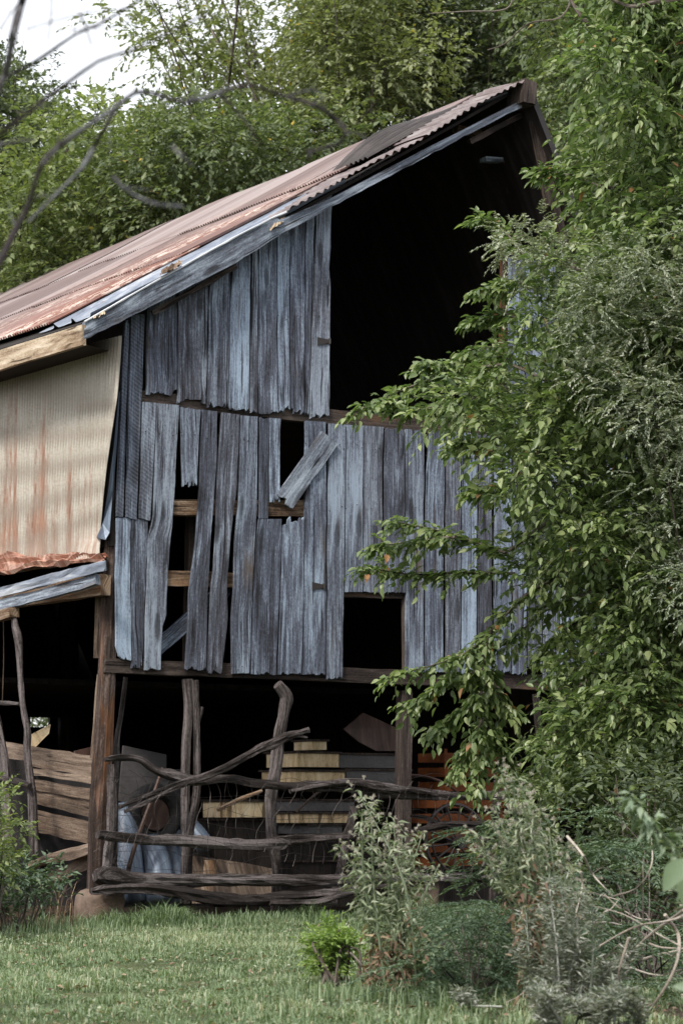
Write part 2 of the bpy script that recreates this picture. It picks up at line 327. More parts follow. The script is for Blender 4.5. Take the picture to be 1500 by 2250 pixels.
def bar(mb, p0, p1, wdir, wid, tdir, thk, jit=0.006, seg=None, wid2=None, m=0, r=None, ends=0.0):
    """sawn timber from p0 to p1; width along wdir, thickness along tdir"""
    p0 = np.array(p0, float); p1 = np.array(p1, float); wd = np.array(wdir, float); td = np.array(tdir, float)
    wd /= np.linalg.norm(wd); td /= np.linalg.norm(td); Ln = np.linalg.norm(p1-p0); n = seg or max(3, int(Ln/0.12)); s = random.uniform(0, 99)
    wid2 = wid if wid2 is None else wid2; V = []; U = []; K = 4
    prof = [(-.5, -.5), (-.17, -.5), (.17, -.5), (.5, -.5), (.5, .5), (-.5, .5)]
    ucum = [0, wid/3, wid*2/3, wid, wid+thk, wid*2+thk]; P = len(prof)
    for i in range(n+1):
        t = i/n; c = p0*(1-t)+p1*t; ww = wid*(1-t)+wid2*t; bow = 0.5*jit*nz(t*Ln*.8+s, 5)
        for k, (a, b) in enumerate(prof):
            q = c+wd*(a*ww+jit*nz(t*Ln*4+s, k*3.3)+bow)+td*(b*thk+jit*.6*nz(t*Ln*4+s, k*3.3+50))
            if i in (0, n) and ends: q = q+(p1-p0)/Ln*ends*(random.random()-.5)
            V.append(q); U.append((ucum[k], t*Ln))
    fs = []
    for i in range(n):
        for k in range(P):
            a = i*P+k; b = i*P+(k+1) % P; fs.append((a, b, b+P, a+P))
    fs.append(tuple(range(P-1, -1, -1))); fs.append(tuple(n*P+k for k in range(P)))
    mb.add(V, fs, U, r, m)
def catmull(P, n):
    P = [np.array(p, float) for p in P]; out = []
    Q = [2*P[0]-P[1]]+P+[2*P[-1]-P[-2]]
    for i in range(len(P)-1):
        a, b, c, d = Q[i:i+4]
        for k in range(n):
            t = k/n; out.append(0.5*((2*b)+(c-a)*t+(2*a-5*b+4*c-d)*t*t+(3*b-a-3*c+d)*t**3))
    out.append(P[-1]); return out
def tube(mb, pts, rad, sides=9, sub=4, rough=0.12, m=0, cap=True, r=None):
    """organic limb through pts with radii rad"""
    Q = catmull([list(p)+[q] for p, q in zip(pts, rad)], sub) if len(pts) > 1 else None
    s = random.uniform(0, 99); V = []; U = []; L = 0; prev = None; N = None
    for i, q in enumerate(Q):
        p = q[:3]; rr = max(q[3], 1e-4); d = (Q[min(i+1, len(Q)-1)][:3]-Q[max(i-1, 0)][:3]); d /= (np.linalg.norm(d)+1e-9)
        if N is None: N = np.cross(d, [0.31, 0.2, 0.93]); N /= np.linalg.norm(N)
        N = N-d*np.dot(N, d); N /= np.linalg.norm(N); B = np.cross(d, N)
        if prev is not None: L += np.linalg.norm(p-prev)
        prev = p
        for k in range(sides):
            a = 2*math.pi*k/sides; e = rr*(1+rough*1.6*nz(math.cos(a)*1.3+s, math.sin(a)*1.3, L*1.2/max(rr*6, .05)*.25)+rough*nz(k*7.7+s, L*9))
            V.append(p+(N*math.cos(a)+B*math.sin(a))*e); U.append((abs(k/sides-.5)*2*rr*3.1, L))
    n = len(Q); fs = []
    for i in range(n-1):
        for k in range(sides):
            a = i*sides+k; b = i*sides+(k+1) % sides; fs.append((a, b, b+sides, a+sides))
    if cap: fs.append(tuple(range(sides-1, -1, -1))); fs.append(tuple((n-1)*sides+k for k in range(sides)))
    mb.add(V, fs, U, r, m)
def ptube(mb, pr, ax='y', c=-0.25, sides=9, sub=4, rough=0.12, m=0, wob=0.0):
    """pr: list of (px, py, r_px) on plane"""
    P = []; Rr = []
    for x, y, q in pr:
        p = hit(x, y, ax, c); p['xyz'.index(ax)] += random.uniform(-wob, wob); P.append(p); Rr.append(q/ppm(p))
    tube(mb, P, Rr, sides, sub, rough, m)

# ============================================================ GROUND
def gz(x, y):
    d = -y
    return 0.03*nz(x*.35, y*.35)+0.02*nz(x*1.3, y*1.3, 4)-0.02*max(0, min(1, d/6))
def ground():
    mb = MB()
    def grid(x0, x1, y0, y1, st, fn=gz):
        nx = int((x1-x0)/st); ny = int((y1-y0)/st); V = []; fs = []
        for i in range(nx+1):
            for j in range(ny+1):
                x = x0+(x1-x0)*i/nx; y = y0+(y1-y0)*j/ny; V.append((x, y, fn(x, y)))
        for i in range(nx):
            for j in range(ny):
                a = i*(ny+1)+j; fs.append((a, a+ny+1, a+ny+2, a+1))
        return V, fs
    # one sheet: fine in the middle, coarse out to the horizon
    xs = [-400, -200, -100, -60, -40, -30, -25]+[-20+0.25*i for i in range(0, 137)]+[20, 30, 40, 60, 100, 200, 400]
    ys = [-200, -100, -60, -40, -30]+[-24+0.25*i for i in range(0, 137)]+[14, 20, 30, 45, 70, 100, 200, 400]
    V = []; fs = []; ny = len(ys)
    for x in xs:
        for y in ys: V.append((x, y, gz(x, y)))
    for i in range(len(xs)-1):
        for j in range(ny-1):
            a = i*ny+j; fs.append((a, a+ny, a+ny+1, a+1))
    mb.add(V, fs, None, 0.5)
    m, t, b = mat_base('soil_and_turf'); g = G(t); o = g.coord('Object')
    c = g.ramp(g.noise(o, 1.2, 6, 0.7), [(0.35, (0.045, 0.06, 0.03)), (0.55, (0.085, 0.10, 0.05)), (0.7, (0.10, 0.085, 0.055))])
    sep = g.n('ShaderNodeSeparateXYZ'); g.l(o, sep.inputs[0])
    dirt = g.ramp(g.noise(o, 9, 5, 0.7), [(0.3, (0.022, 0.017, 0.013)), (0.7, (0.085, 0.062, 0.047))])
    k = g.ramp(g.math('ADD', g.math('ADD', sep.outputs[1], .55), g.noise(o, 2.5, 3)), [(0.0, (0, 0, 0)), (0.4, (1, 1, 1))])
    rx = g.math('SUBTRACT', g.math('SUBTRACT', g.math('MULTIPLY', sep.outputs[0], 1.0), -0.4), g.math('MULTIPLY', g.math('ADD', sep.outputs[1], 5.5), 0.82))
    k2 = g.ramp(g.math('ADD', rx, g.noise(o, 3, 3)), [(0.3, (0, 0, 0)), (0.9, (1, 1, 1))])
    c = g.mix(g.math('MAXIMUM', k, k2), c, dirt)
    g.l(c, b.inputs['Base Color']); b.inputs['Roughness'].default_value = 0.95; b.inputs['Specular IOR Level'].default_value = 0.1
    g.l(g.bump(g.noise(o, 30, 5, 0.7), 0.7, 0.03), b.inputs['Normal'])
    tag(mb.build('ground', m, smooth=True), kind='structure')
ground()

# ============================================================ BARN
YR = -0.26                                       # plane of the rake boards
rk_lo = [(190, 745), (316, 681), (514, 580), (602, 525), (727, 455), (950, 337), (1142, 236)]
rk_hi = [(183, 708), (316, 632), (514, 521), (602, 476), (727, 424), (950, 307), (1146, 208)]
E = hit(183, 708, 'y', YR); RG = hit(1150, 184, 'y', YR)
XE, ZE, XR, ZR = E[0], E[2], RG[0], RG[2]
rd = hit(1262, 478, 'y', YR); RSL = (rd[2]-ZR)/(rd[0]-XR)                          # right slope
DEPTH = 11.0; XW = 6.45                          # barn depth, right wall
SL = (ZR-ZE)/(XR-XE)
def sag(x, y):
    yy = max(0, y); k = (x-XE)/(XR-XE)
    return -0.038*yy*k**1.2+0.03*nz(x*.5, y*.5)*min(1, yy)-0.10*math.sin(math.pi*min(1, max(0, k)))*(0.4+0.6*min(1, yy/4))*0.8
def roofz(x, y): return ZE+(x-XE)*SL+sag(x, y)
barn = thing('barn', (2.8, 4, 0), 'old derelict timber barn with grey weathered boards, gaping hay door and rusty tin roof', 'barn')

# ---- siding of the gable
up = MB()
U = [  # left top x, right top x, left bottom x, right bottom x, bottom y, ragged
 (319, 385, 318, 384, 872, .09), (386, 456, 385, 449, 889, .06), (457, 503, 452, 497, 897, .06), (504, 549, 498, 545, 906, .05), (550, 566, 546, 563, 909, .04), (566, 604, 564, 606, 911, .04),
 (605, 633, 607, 634, 908, .06), (634, 667, 635, 663, 912, .07), (668, 690, 664, 677, 915, .05), (691, 724, 676, 719, 921, .09)]
def rake_lo_y(x): return float(np.interp(x, [p[0] for p in rk_lo], [p[1] for p in rk_lo]))
def edge_top(x): return rake_lo_y(x+20)-34
for i, (a, b, c, d, yb, rg) in enumerate(U):
    xa = (a+b)/2; yt = edge_top(xa)+6
    Lx = [(a, yt), (c, yb)]; Rx = [(b, yt), (d, yb)]
    if i == 9: Rx = [(b, yt), (722, 560), (716, 585), (722, 600), (720, 800), (d, yb)]
    board(up, Lx, Rx, rb=rg, edge=0.006)
up.build('hay_door_siding', [WOOD_BLUE], barn)
lw = MB()
def B(L, R, **k): board(lw, L, R, **k)
B([(270, 705), (252, 1135)], [(282, 700), (268, 1137)], m=1, rt=.05)
B([(283, 690), (272, 1137)], [(316, 690), (298, 1143)], m=1, rt=.02, y0=-.006)
B([(309, 884), (302, 1139)], [(340, 886), (328, 1145)], m=1)
B([(340, 887), (332, 1143), (322, 1180), (314, 1474)], [(391, 891), (380, 1107), (367, 1253), (362, 1360), (355, 1364), (350, 1474)], rb=.05)
B([(252, 1138), (250, 1300), (252, 1440), (258, 1448)], [(285, 1138), (284, 1300), (287, 1455), (287, 1455)], rb=.05, y0=.004)
B([(286, 1140), (286, 1470)], [(324, 1142), (319, 1300), (312, 1470)], rb=.09, y0=.004)
B([(392, 894), (396, 1072)], [(437, 898), (429, 1072)], rb=.08, rt=.02)
B([(438, 901), (434, 1050), (431, 1110), (425, 1180), (411, 1300), (402, 1475)], [(475, 905), (472, 1020), (467, 1085), (463, 1140), (458, 1220), (452, 1340), (449, 1475)], rb=.05)
B([(483, 907), (474, 1020), (470, 1107), (470, 1154), (465, 1253), (459, 1290), (450, 1482)], [(523, 912), (516, 1085), (512, 1107), (501, 1202), (496, 1290), (496, 1363), (484, 1482)], rb=.07)
B([(524, 914), (519, 1100), (511, 1200), (509, 1300), (503, 1360), (506, 1482)], [(564, 916), (563, 1100), (558, 1200), (553, 1300), (547, 1482)], rb=.03)
B([(566, 917), (565, 1140)], [(588, 919), (587, 1140)], rt=.02)
B([(588.5, 919), (589, 1108)], [(613, 921), (611, 1108)], rb=.10)
B([(564.5, 1141), (558, 1220), (553, 1300), (548, 1484)], [(615, 1141), (614, 1250), (607, 1400), (604, 1484)], rb=.04, rt=.0)
B([(616, 1133), (613, 1300), (607, 1484)], [(664, 1133), (662, 1300), (659, 1484)], rt=.14, rb=.05)
B([(666, 925), (664, 1200), (660, 1484)], [(713, 928), (713, 1484)], rb=.03)
B([(718, 931), (715, 1200), (713, 1494)], [(756, 934), (752, 1250), (748, 1494)], rb=.04)
B([(757, 934), (754, 1302)], [(794, 936), (793, 1302)], rb=.015)
B([(795, 936), (795, 1303)], [(839, 939), (838, 1303)], rb=.015)
B([(841, 939), (841, 1304)], [(884, 942), (886, 1304)], rb=.015, rt=.03)
B([(885, 942), (887, 1480)], [(929, 946), (927, 1080), (927, 1480)], rb=.03, rt=.02)
B([(939, 945), (932, 1060), (929, 1480)], [(974, 948), (971, 1250), (969, 1480)], rb=.03, rt=.01)
B([(975.5, 948), (975, 1482)], [(1010, 951), (1008, 1482)], rb=.03)
B([(1012, 951), (1010, 1482)], [(1046, 954), (1043, 1482)], rb=.03)
B([(1048, 955), (1045, 1484)], [(1078, 957), (1076, 1484)], rb=.03)
x = 1083; yt = 958
while x < 1530:
    ww = random.uniform(30, 42); yb = 1478+random.uniform(0, 18)
    if 1130 < x < 1165: yb = 1466
    B([(x, yt), (x-2, yb)], [(x+ww-2.2, yt+3), (x+ww-4, yb)], rb=.04, rt=.02); x += ww; yt += 3
lw.build('lower_siding', [WOOD_BLUE, WOOD_SAWN], barn)
mb = MB()                                        # nail heads along the beams
for (yy0, sl_, xa_, xb_) in ((948, .075, 320, 1090), (1458, .04, 262, 1160), (1280, .05, 770, 1090), (1116, .0, 670, 1090), (880, .095, 330, 715), (700, -.0, 560, 715)):
    x = xa_
    while x < xb_:
        y = yy0+(x-xa_)*sl_+random.uniform(-7, 7)
        if not (612 < x < 668 and 920 < y < 1130) and not (752 < x < 887 and y > 1300): p = hit(x, y, 'y', -.0335); tube(mb, [p, p-np.array([0, .004, 0])], [.0055, .005], 6, 1, 0)
        x += random.choice([9, 24, 27, 30])
mb.build('nails', IRON, barn)
rw = MB(); x = 1113
def rrake_y(x):                                  # right rake, as seen
    return float(np.interp(x, [1150, 1262, 1500], [184, 478, 478+238*2.6]))
while x < 1530:
    ww = random.uniform(28, 40); yt = max(548, rrake_y(x+ww)-10)+random.uniform(0, 14); ybb = 938+(x-1113)*.09
    board(rw, [(x, yt), (x-1, ybb)], [(x+ww-2, yt+3), (x+ww-3, ybb+3)], rt=.05, rb=.02); x += ww
rw.build('right_siding', [WOOD_BLUE], barn)
lb = MB()                                        # loose board hanging askew
a, b_, c, d = hit(708, 947, 'y', -.06), hit(743, 976, 'y', -.06), hit(646, 1113, 'y', -.05), hit(611, 1084, 'y', -.05)
n = 12; cols = 9; V = []; uvs = []
jit = [random.uniform(-.03, .035) for _ in range(cols)]
for i in range(n+1):
    t = i/n
    for j in range(cols):
        k = j/(cols-1); p = (a*(1-t)+d*t)*(1-k)+(b_*(1-t)+c*t)*k; ax_ = (d-a)/np.linalg.norm(d-a)
        if i == n: p = p+ax_*jit[j]
        V.append(p+np.array([0, .004*nz(i*.3, k*3), 0])); uvs.append((k*.18, t*.8))
N = len(V); V2 = [p+np.array([0, .024, 0]) for p in V]; fs = []
for i in range(n):
    for j in range(cols-1):
        q = i*cols+j; fs += [(q, q+cols, q+cols+1, q+1), (N+q, N+q+1, N+q+cols+1, N+q+cols)]
    q = i*cols; fs.append((q, N+q, N+q+cols, q+cols)); q += cols-1; fs.append((q, q+cols, N+q+cols, N+q))
for j in range(cols-1): fs.append((j, j+1, N+j+1, N+j)); q = n*cols+j; fs.append((q, N+q, N+q+1, q+1))
lb.add(V+V2, fs, uvs+uvs, .9); lb.build('loose_board', WOOD_RAKE, barn, label='loose split board hanging askew over the missing plank')

# ---- beams of the frame
def hbeam(name, x0, y0t, y0b, x1, y1t, y1b, y=0.002, th=0.12, mat=WOOD_DARK, jit=.008, par=barn, label=None):
    mb = MB(); A0 = hit(x0, y0t, 'y', y); A1 = hit(x0, y0b, 'y', y); B0 = hit(x1, y1t, 'y', y); B1 = hit(x1, y1b, 'y', y)
    p0 = (A0+A1)/2+np.array([0, th/2, 0]); p1 = (B0+B1)/2+np.array([0, th/2, 0])
    bar(mb, p0, p1, (0, 0, 1), A0[2]-A1[2], (0, 1, 0), th, jit, wid2=B0[2]-B1[2], ends=.02)
    return mb.build(name, mat, par, label=label)
hbeam('loft_beam', 304, 857, 890, 1125, 938, 970, label='dark beam under the hay door')
hbeam('lower_beam', 232, 1447, 1477, 1540, 1496, 1530, y=.006, label='dark bottom beam carrying the siding')
hbeam('girt', 376, 1097, 1131, 668, 1099, 1134, y=.006, th=.1, mat=WOOD_BEAM)
hbeam('girt', 360, 1253, 1286, 720, 1262, 1296, y=.006, th=.1, mat=WOOD_BEAM)
hbeam('window_header', 746, 1299, 1312, 892, 1302, 1316, y=.006, th=.08)
def pbar(name, pa, pb, wpx, y=0.08, th=.08, mat=WOOD_DARK, jit=.008, par=barn, ax='y', label=None, m=None):
    mb = m or MB(); A = hit(*pa, ax, y); Bq = hit(*pb, ax, y); d = Bq-A; nrm = np.zeros(3); nrm['xyz'.index(ax)] = 1
    wd = np.cross(d, nrm); bar(mb, A, Bq, wd, wpx/ppm(A), nrm, th, jit, ends=.02)
    if m is None: return mb.build(name, mat, par, label=label)
pbar('stud', (420, 1120), (412, 1480), 17, y=.2, mat=WOOD_DARK)
pbar('diagonal_brace', (330, 1436), (500, 1290), 30, y=.16, mat=WOOD_BLUE, label='diagonal brace seen through the missing boards')
pbar('stud', (1108, 520), (1106, 945), 14, y=.06, mat=WOOD_POST)
pbar('stud', (887, 1305), (887, 1470), 5, y=.02, th=.04, mat=WOOD_DARK)
# hinges and latch iron
for (x, y, s) in ((712, 750, 1), (700, 1288, 1)):
    mb = MB(); P0 = hit(x-14, y-9, 'y', -.036); P1 = hit(x-14, y+9, 'y', -.036); P2 = hit(x+12, y-3, 'y', -.036); P3 = hit(x+12, y+3, 'y', -.036)
    f = [P0, P1, P3, P2]; bk = [p+np.array([0, .008, 0]) for p in f]
    f = [p-np.array([0, .006, 0]) for p in f]
    mb.add(f+bk, [(0, 1, 2, 3), (7, 6, 5, 4), (0, 4, 5, 1), (1, 5, 6, 2), (2, 6, 7, 3), (3, 7, 4, 0)], None, .5)
    tube(mb, [hit(x+12, y-6, 'y', -.04), hit(x+12, y+6, 'y', -.04)], [.012, .012], 8, 1, 0)
    mb.build('hinge', IRON, barn)

def crumple(name, quad, mat, amp=.06, n=14, m=10, par=barn, label=None, seed=3, thick=.004):
    mb = MB(); V = []; U_ = []; A, Bq, C, D = [np.array(q) for q in quad]; nrm = np.cross(Bq-A, D-A); nrm /= np.linalg.norm(nrm)
    for i in range(n+1):
        for j in range(m+1):
            s, t = i/n, j/m; p = (A*(1-s)+Bq*s)*(1-t)+(D*(1-s)+C*s)*t
            h = amp*(nz(s*5+seed, t*3)+.6*nz(s*11+seed, t*8)+.3*nz(s*20, t*20+seed)); p = p+nrm*h; p[2] += amp*.25*nz(s*6, t*4+seed+9)
            V.append(p); U_.append((s*np.linalg.norm(Bq-A), t*np.linalg.norm(D-A)))
    fs = [(i*(m+1)+j, (i+1)*(m+1)+j, (i+1)*(m+1)+j+1, i*(m+1)+j+1) for i in range(n) for j in range(m)]
    mb.add(V, fs, U_, .6); return mb.build(name, mat, par, label=label)
# ---- rake boards
mb = MB(); V = []; U_ = []; n = 60; th = .05
xs = np.linspace(183, 1146, n+1)
for i, x in enumerate(xs):
    lo = float(np.interp(x, [p[0] for p in rk_lo], [p[1] for p in rk_lo])); hi = float(np.interp(x, [p[0] for p in rk_hi], [p[1] for p in rk_hi]))
    if x < 190: lo = 745
    if x > 610: hi += 12
    A = hit(x+5*(i == 0), hi, 'y', YR); Bq = hit(x, lo+1.5*nz(i*.7)*2, 'y', YR); L = i*.1
    for k, t in enumerate((0, .33, .66, 1)):
        p = A*(1-t)+Bq*t+np.array([0, .006*nz(i*.4, k*3), 0]); V.append(p); U_.append((t*.18, L))
    V.append(Bq+np.array([0, th, 0])); U_.append((.23, L)); V.append(A+np.array([0, th, 0])); U_.append((.41, L))
fs = []
for i in range(n):
    for k in range(6):
        a = i*6+k; b = i*6+(k+1) % 6; fs.append((a, a+6, b+6, b))
fs += [tuple(range(6)), tuple(n*6+k for k in range(5, -1, -1))]
mb.add(V, fs, U_, .35); mb.build('rake_board', WOOD_RAKE, barn, label='blue grey board along the left roof edge of the gable')
for pl_, yy_, zz_ in (([(x, float(np.interp(x, [p[0] for p in rk_hi], [p[1] for p in rk_hi]))) for x in range(186, 640, 12)], YR-.004, 0.0),):
    mb = MB(); tube(mb, [hit(x, y+1, 'y', yy_) for x, y in pl_], [.009]*len(pl_), 6, 1, .2); mb.build('highlight_lip', BPALE, barn)  # pale bar drawn in as the highlight along the board's top edge
for q_, sd_ in ((((592, 506), (622, 488), (628, 470), (600, 478)), 4), (((352, 606), (398, 582), (402, 570), (356, 592)), 7), (((206, 700), (232, 688), (228, 680), (208, 690)), 2)):
    crumple('splintered_wood', [hit(a, b, 'y', YR-.03+.12*(i > 1)) for i, (a, b) in enumerate(q_)], WOOD_PALE if sd_ != 7 else WOOD_BEAM, .03, 12, 6, seed=sd_)
# split brown second layer under the rake
mb = MB(); pbar('', (335, 688), (520, 586), 11, y=-.13, th=.03, m=mb, jit=.02); mb.build('soffit_strip', WOOD_DARK2, barn); mb = MB(); pbar('', (1030, 312), (1142, 254), 12, y=-.12, th=.05, m=mb)
mb.build('soffit_strip', WOOD_DARK, barn)
mb = MB()
for (qa, qb, wpx) in (((1170, 250), (1208, 455), 22), ((1196, 370), (1245, 560), 20), ((1238, 540), (1330, 760), 22)): pbar('', qa, qb, wpx, y=-.2, th=.05, m=mb)
mb.build('right_rake_board', WOOD_DARK, barn)
pbar('ridge_beam_end', (1148, 182), (1144, 232), 34, y=-.24, th=.25, mat=WOOD_DARK)
pbar('collar_beam', (1000, 283), (1185, 322), 15, y=.5, th=.08, mat=WOOD_BEAM)

# ---- metal covering
def cross_sheet(mb, y0, y1, v0, v1, lift, pitch=.085, amp=.013, r=.5, wav=.0):
    Ls = math.hypot(XR-XE, ZR-ZE); n = int((v1-v0)*Ls/pitch*8); V = []; U_ = []; nx_, nzv = -math.sin(math.atan(SL)), math.cos(math.atan(SL))
    for i in range(n+1):
        v = v0+(v1-v0)*i/n
        for k in range(5):
            ye = y0+.035*nz(v*9, 4)+.02*nz(v*40, 2); y = ye+(y1-ye)*k/4; h = lift+amp*math.sin(2*math.pi*v*Ls/pitch*(1+.02*nz(v*9)))*(.7+.9*nz(v*17))+.03*nz(v*6, y*2)-wav*(1-k/4)
            x = XE-.05+(XR-XE+.05)*v; V.append((x+nx_*h, y, roofz(x, y)+nzv*h)); U_.append((v*Ls, y*2))
    mb.add(V, [(i*5+k, (i+1)*5+k, (i+1)*5+k+1, i*5+k+1) for i in range(n) for k in range(4)], U_, r)
def sheet(mb, y0, y1, v0, v1, lift=0.0, lift_top=None, pitch=.042, amp=.012, r=None, fn=None, seg=6, m=0, ragged=0.0, side=1, lift_y1=0.0):
    """corrugated sheet on the left slope between depths y0..y1 and slope fractions v0..v1 (0 eave, 1 ridge)"""
    r = random.random() if r is None else r; ny = max(4, int((y1-y0)/pitch*6)); lift_top = lift if lift_top is None else lift_top
    V = []; U_ = []; Ls = math.hypot(XR-XE, ZR-ZE); nx_, nzv = -math.sin(math.atan(SL)), math.cos(math.atan(SL)); jb = random.uniform(0, 50)
    for i in range(ny+1):
        y = y0+(y1-y0)*i/ny; c = amp*math.sin(2*math.pi*y/pitch)
        e0 = ragged*nz(y*4+jb, 1)
        for k in range(seg+1):
            v = v0+(v1-v0)*k/seg
            if k == 0: v += e0
            h = lift*(1-k/seg)+lift_top*k/seg+c+lift_y1*i/ny
            if fn: h += fn(y, v)
            x = XE-.05+(XR-XE+.05)*v; z = roofz(x, y)
            V.append((x+nx_*h, y, z+nzv*h)); U_.append((y, v*Ls))
    fs = []
    for i in range(ny):
        for k in range(seg):
            a = i*(seg+1)+k; fs.append((a, a+1, a+seg+2, a+seg+1))
    mb.add(V, fs, U_, r, m)
# old plain flashing with crimped ribs laid along the front of the slope
mb = MB(); ny = 40; sg = 30; V = []; U_ = []
for i in range(ny+1):
    t = i/ny; y = YR+.01+(.62-YR)*t; c = 0.0
    for q, am in ((0.0, .02), (.34, .028), (.67, .024)): c += 1.5*am*math.exp(-((t-q)/.022)**2)
    for k in range(sg+1):
        v = .02+.55*k/sg; x = XE+(XR-XE)*v; h = .004+c+.006*nz(t*5, v*14); V.append((x-h*.5, y, roofz(x, y)+h)); U_.append((y, v*5))
fs = [(i*(sg+1)+k, i*(sg+1)+k+1, (i+1)*(sg+1)+k+1, (i+1)*(sg+1)+k) for i in range(ny) for k in range(sg)]
mb.add(V, fs, U_, .4); mb.build('crimped_flashing', BMETAL, barn, smooth=True, label='blue grey ribbed metal along the front of the roof')
for (q0, q1, va, vb, lf_) in ((YR-.05, .10, .44, .78, .035), (YR-.09, .22, .75, 1.0, .05), (.2, .62, .58, .82, .03), (.1, .62, .80, .995, .03)):
    mb = MB(); cross_sheet(mb, q0, q1, va, vb, lf_, r=random.random()); mb.build('edge_sheet', EDGEM, barn)
mb = MB(); sheet(mb, .18, .72, .70, .93, .05, .05, r=.2, pitch=.07, lift_y1=.0, fn=lambda y, v: .11*math.sin(max(0, min(1, (v-.70)/.23))*math.pi)*(y-.18)/.54+.02)
mb.build('lifted_sheet', IRON, barn, label='curled up dark sheet near the ridge')
# decking under the metal (keeps the light out)
mb = MB()
Vd = []
for i in range(13):
    y = YR+.08+(DEPTH-YR-.1)*i/12
    for k in range(9):
        x = XE+.02+(XR-XE-.02)*k/8; Vd.append((x, y, roofz(x, y)-.012))
nv = len(Vd); Vd += [(x, y, z-.03) for x, y, z in Vd]; fs = []
for i in range(12):
    for k in range(8):
        a = i*9+k; fs += [(a, a+1, a+10, a+9), (nv+a, nv+a+9, nv+a+10, nv+a+1)]
for i in range(12):
    a = i*9; fs += [(a, a+9, nv+a+9, nv+a), (a+8, nv+a+8, nv+a+17, a+17)]
for k in range(8): fs += [(k, nv+k, nv+k+1, k+1), (108+k, 109+k, nv+109+k, nv+108+k)]
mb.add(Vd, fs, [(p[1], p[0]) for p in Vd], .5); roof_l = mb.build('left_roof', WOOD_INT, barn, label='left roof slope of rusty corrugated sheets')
random.seed(11); ystart = 0.58
for (v0, v1, lf) in ((-.01, .36, .035), (.335, .70, .046), (.68, 1.0, .057)):
    y = ystart+random.uniform(0, .02)
    if v0 > .6: y = ystart-.1
    while y < DEPTH:
        wv = .66; l = lf+random.uniform(0, .012); mb = MB()
        sheet(mb, y, y+wv+.05, v0, v1+.012, l, l-.006, r=random.random(), ragged=.002); y += wv; mb.build('roof_sheet', ROOF, roof_l)
# right slope
mb = MB(); xb = XW+.15; zb = ZR+(xb-XR)*RSL; V = []; U_ = []
ny = 14
for i in range(ny+1):
    y = YR-.06+(DEPTH-YR)*i/ny
    for k in range(9):
        t = k/8; x = XR+.02+(xb-XR)*t; z = ZR+(zb-ZR)*t+.02-.055*max(0, y)+.04*nz(t*6, y); V += [(x, y, z)]; U_.append((y, t*5))
nv = len(V); V += [(x-.05, y, z-.03) for x, y, z in V]; fs = []
for i in range(ny):
    for k in range(8):
        a = i*9+k; fs += [(a, a+1, a+10, a+9), (nv+a, nv+a+9, nv+a+10, nv+a+1)]
for k in range(8): fs += [(k, nv+k, nv+k+1, k+1)]
mb.add(V, fs, U_+U_, .3); mb.build('right_roof', [IRON], barn)
# ---- eave fascia (lit pale board) on the side
mb = MB(); A0 = hit(181, 710, 'y', YR+.02); A1 = hit(191, 746, 'y', YR+.02)
xf = XE-.012; nseg = 40; zt = A0[2]-.005; V = []; U_ = []
for i in range(nseg+1):
    y = YR+.0+(DEPTH-YR)*i/nseg; zz = roofz(XE, y)-.02; hgt = .165+.008*nz(y*3)
    for (dx, dz, u) in ((0, 0, 0), (0, -hgt/2, .08), (.0, -hgt, .165), (.04, -hgt, .2), (.04, 0, .36)): V.append((xf+dx+.004*nz(y*2, dz*9), y, zz+dz)); U_.append((u, y))
fs = [(i*5+k, i*5+(k+1) % 5, (i+1)*5+(k+1) % 5, (i+1)*5+k) for i in range(nseg) for k in range(5)]; fs += [(4, 3, 2, 1, 0)]
mb.add(V, fs, U_, .3); mb.build('eave_board', WOOD_PALE, barn, label='pale sunlit board under the left eave')
mb = MB()
mb.add([(xf+.03, YR+.02, zt-.16), (0.02, YR+.3, zt-.14), (0.02, DEPTH, zt-.2), (xf+.03, DEPTH, zt-.2)], [(0, 1, 2, 3)], None, .5)
mb.build('soffit', WOOD_INT, barn)

# ---- side wall of corrugated metal (plane x=0)
mb = MB(); zb0 = hit(232, 1228, 'x', 0)[2]; V = []; U_ = []; pitch = .045; nv = 22
ylen = 5.2; ny = int(ylen/pitch*6)
redge = [(268, 690), (262, 850), (246, 1010), (238, 1100), (232, 1165), (236, 1228)]
for i in range(ny+1):
    for k in range(nv+1):
        t = k/nv; z = zb0+(ZE-.05-zb0)*t
        # front edge is bent: start y varies with height
        pyy = np.interp(t, [0, .12, .25, .42, .72, 1], [236, 232, 238, 246, 262, 268])
        y0 = hit(float(pyy), 1000, 'x', 0)[1]; y = y0+(ylen-y0)*i/ny
        yy = y; b = .0
        x = -.03+.011*math.sin(2*math.pi*(i/6))
        f = max(0, 1-(y-y0)/.35); x += -.02*f*math.sin(t*5)*.8
        if k == 0: z += .012*nz(y*5)-.01*abs(math.sin(i/6*math.pi))
        if t < .1: x -= .10*max(0, nz(y*1.8, t*3)+.15)*(1-t/.1)
        V.append((x, yy, z+.0)); U_.append((yy, z-zb0))
fs = [(i*(nv+1)+k, (i+1)*(nv+1)+k, (i+1)*(nv+1)+k+1, i*(nv+1)+k+1) for i in range(ny) for k in range(nv)]
mb.add(V, fs, U_, .5); mb.build('side_wall_metal', SIDE, barn, smooth=True, label='pale corrugated metal side wall streaked with rust')
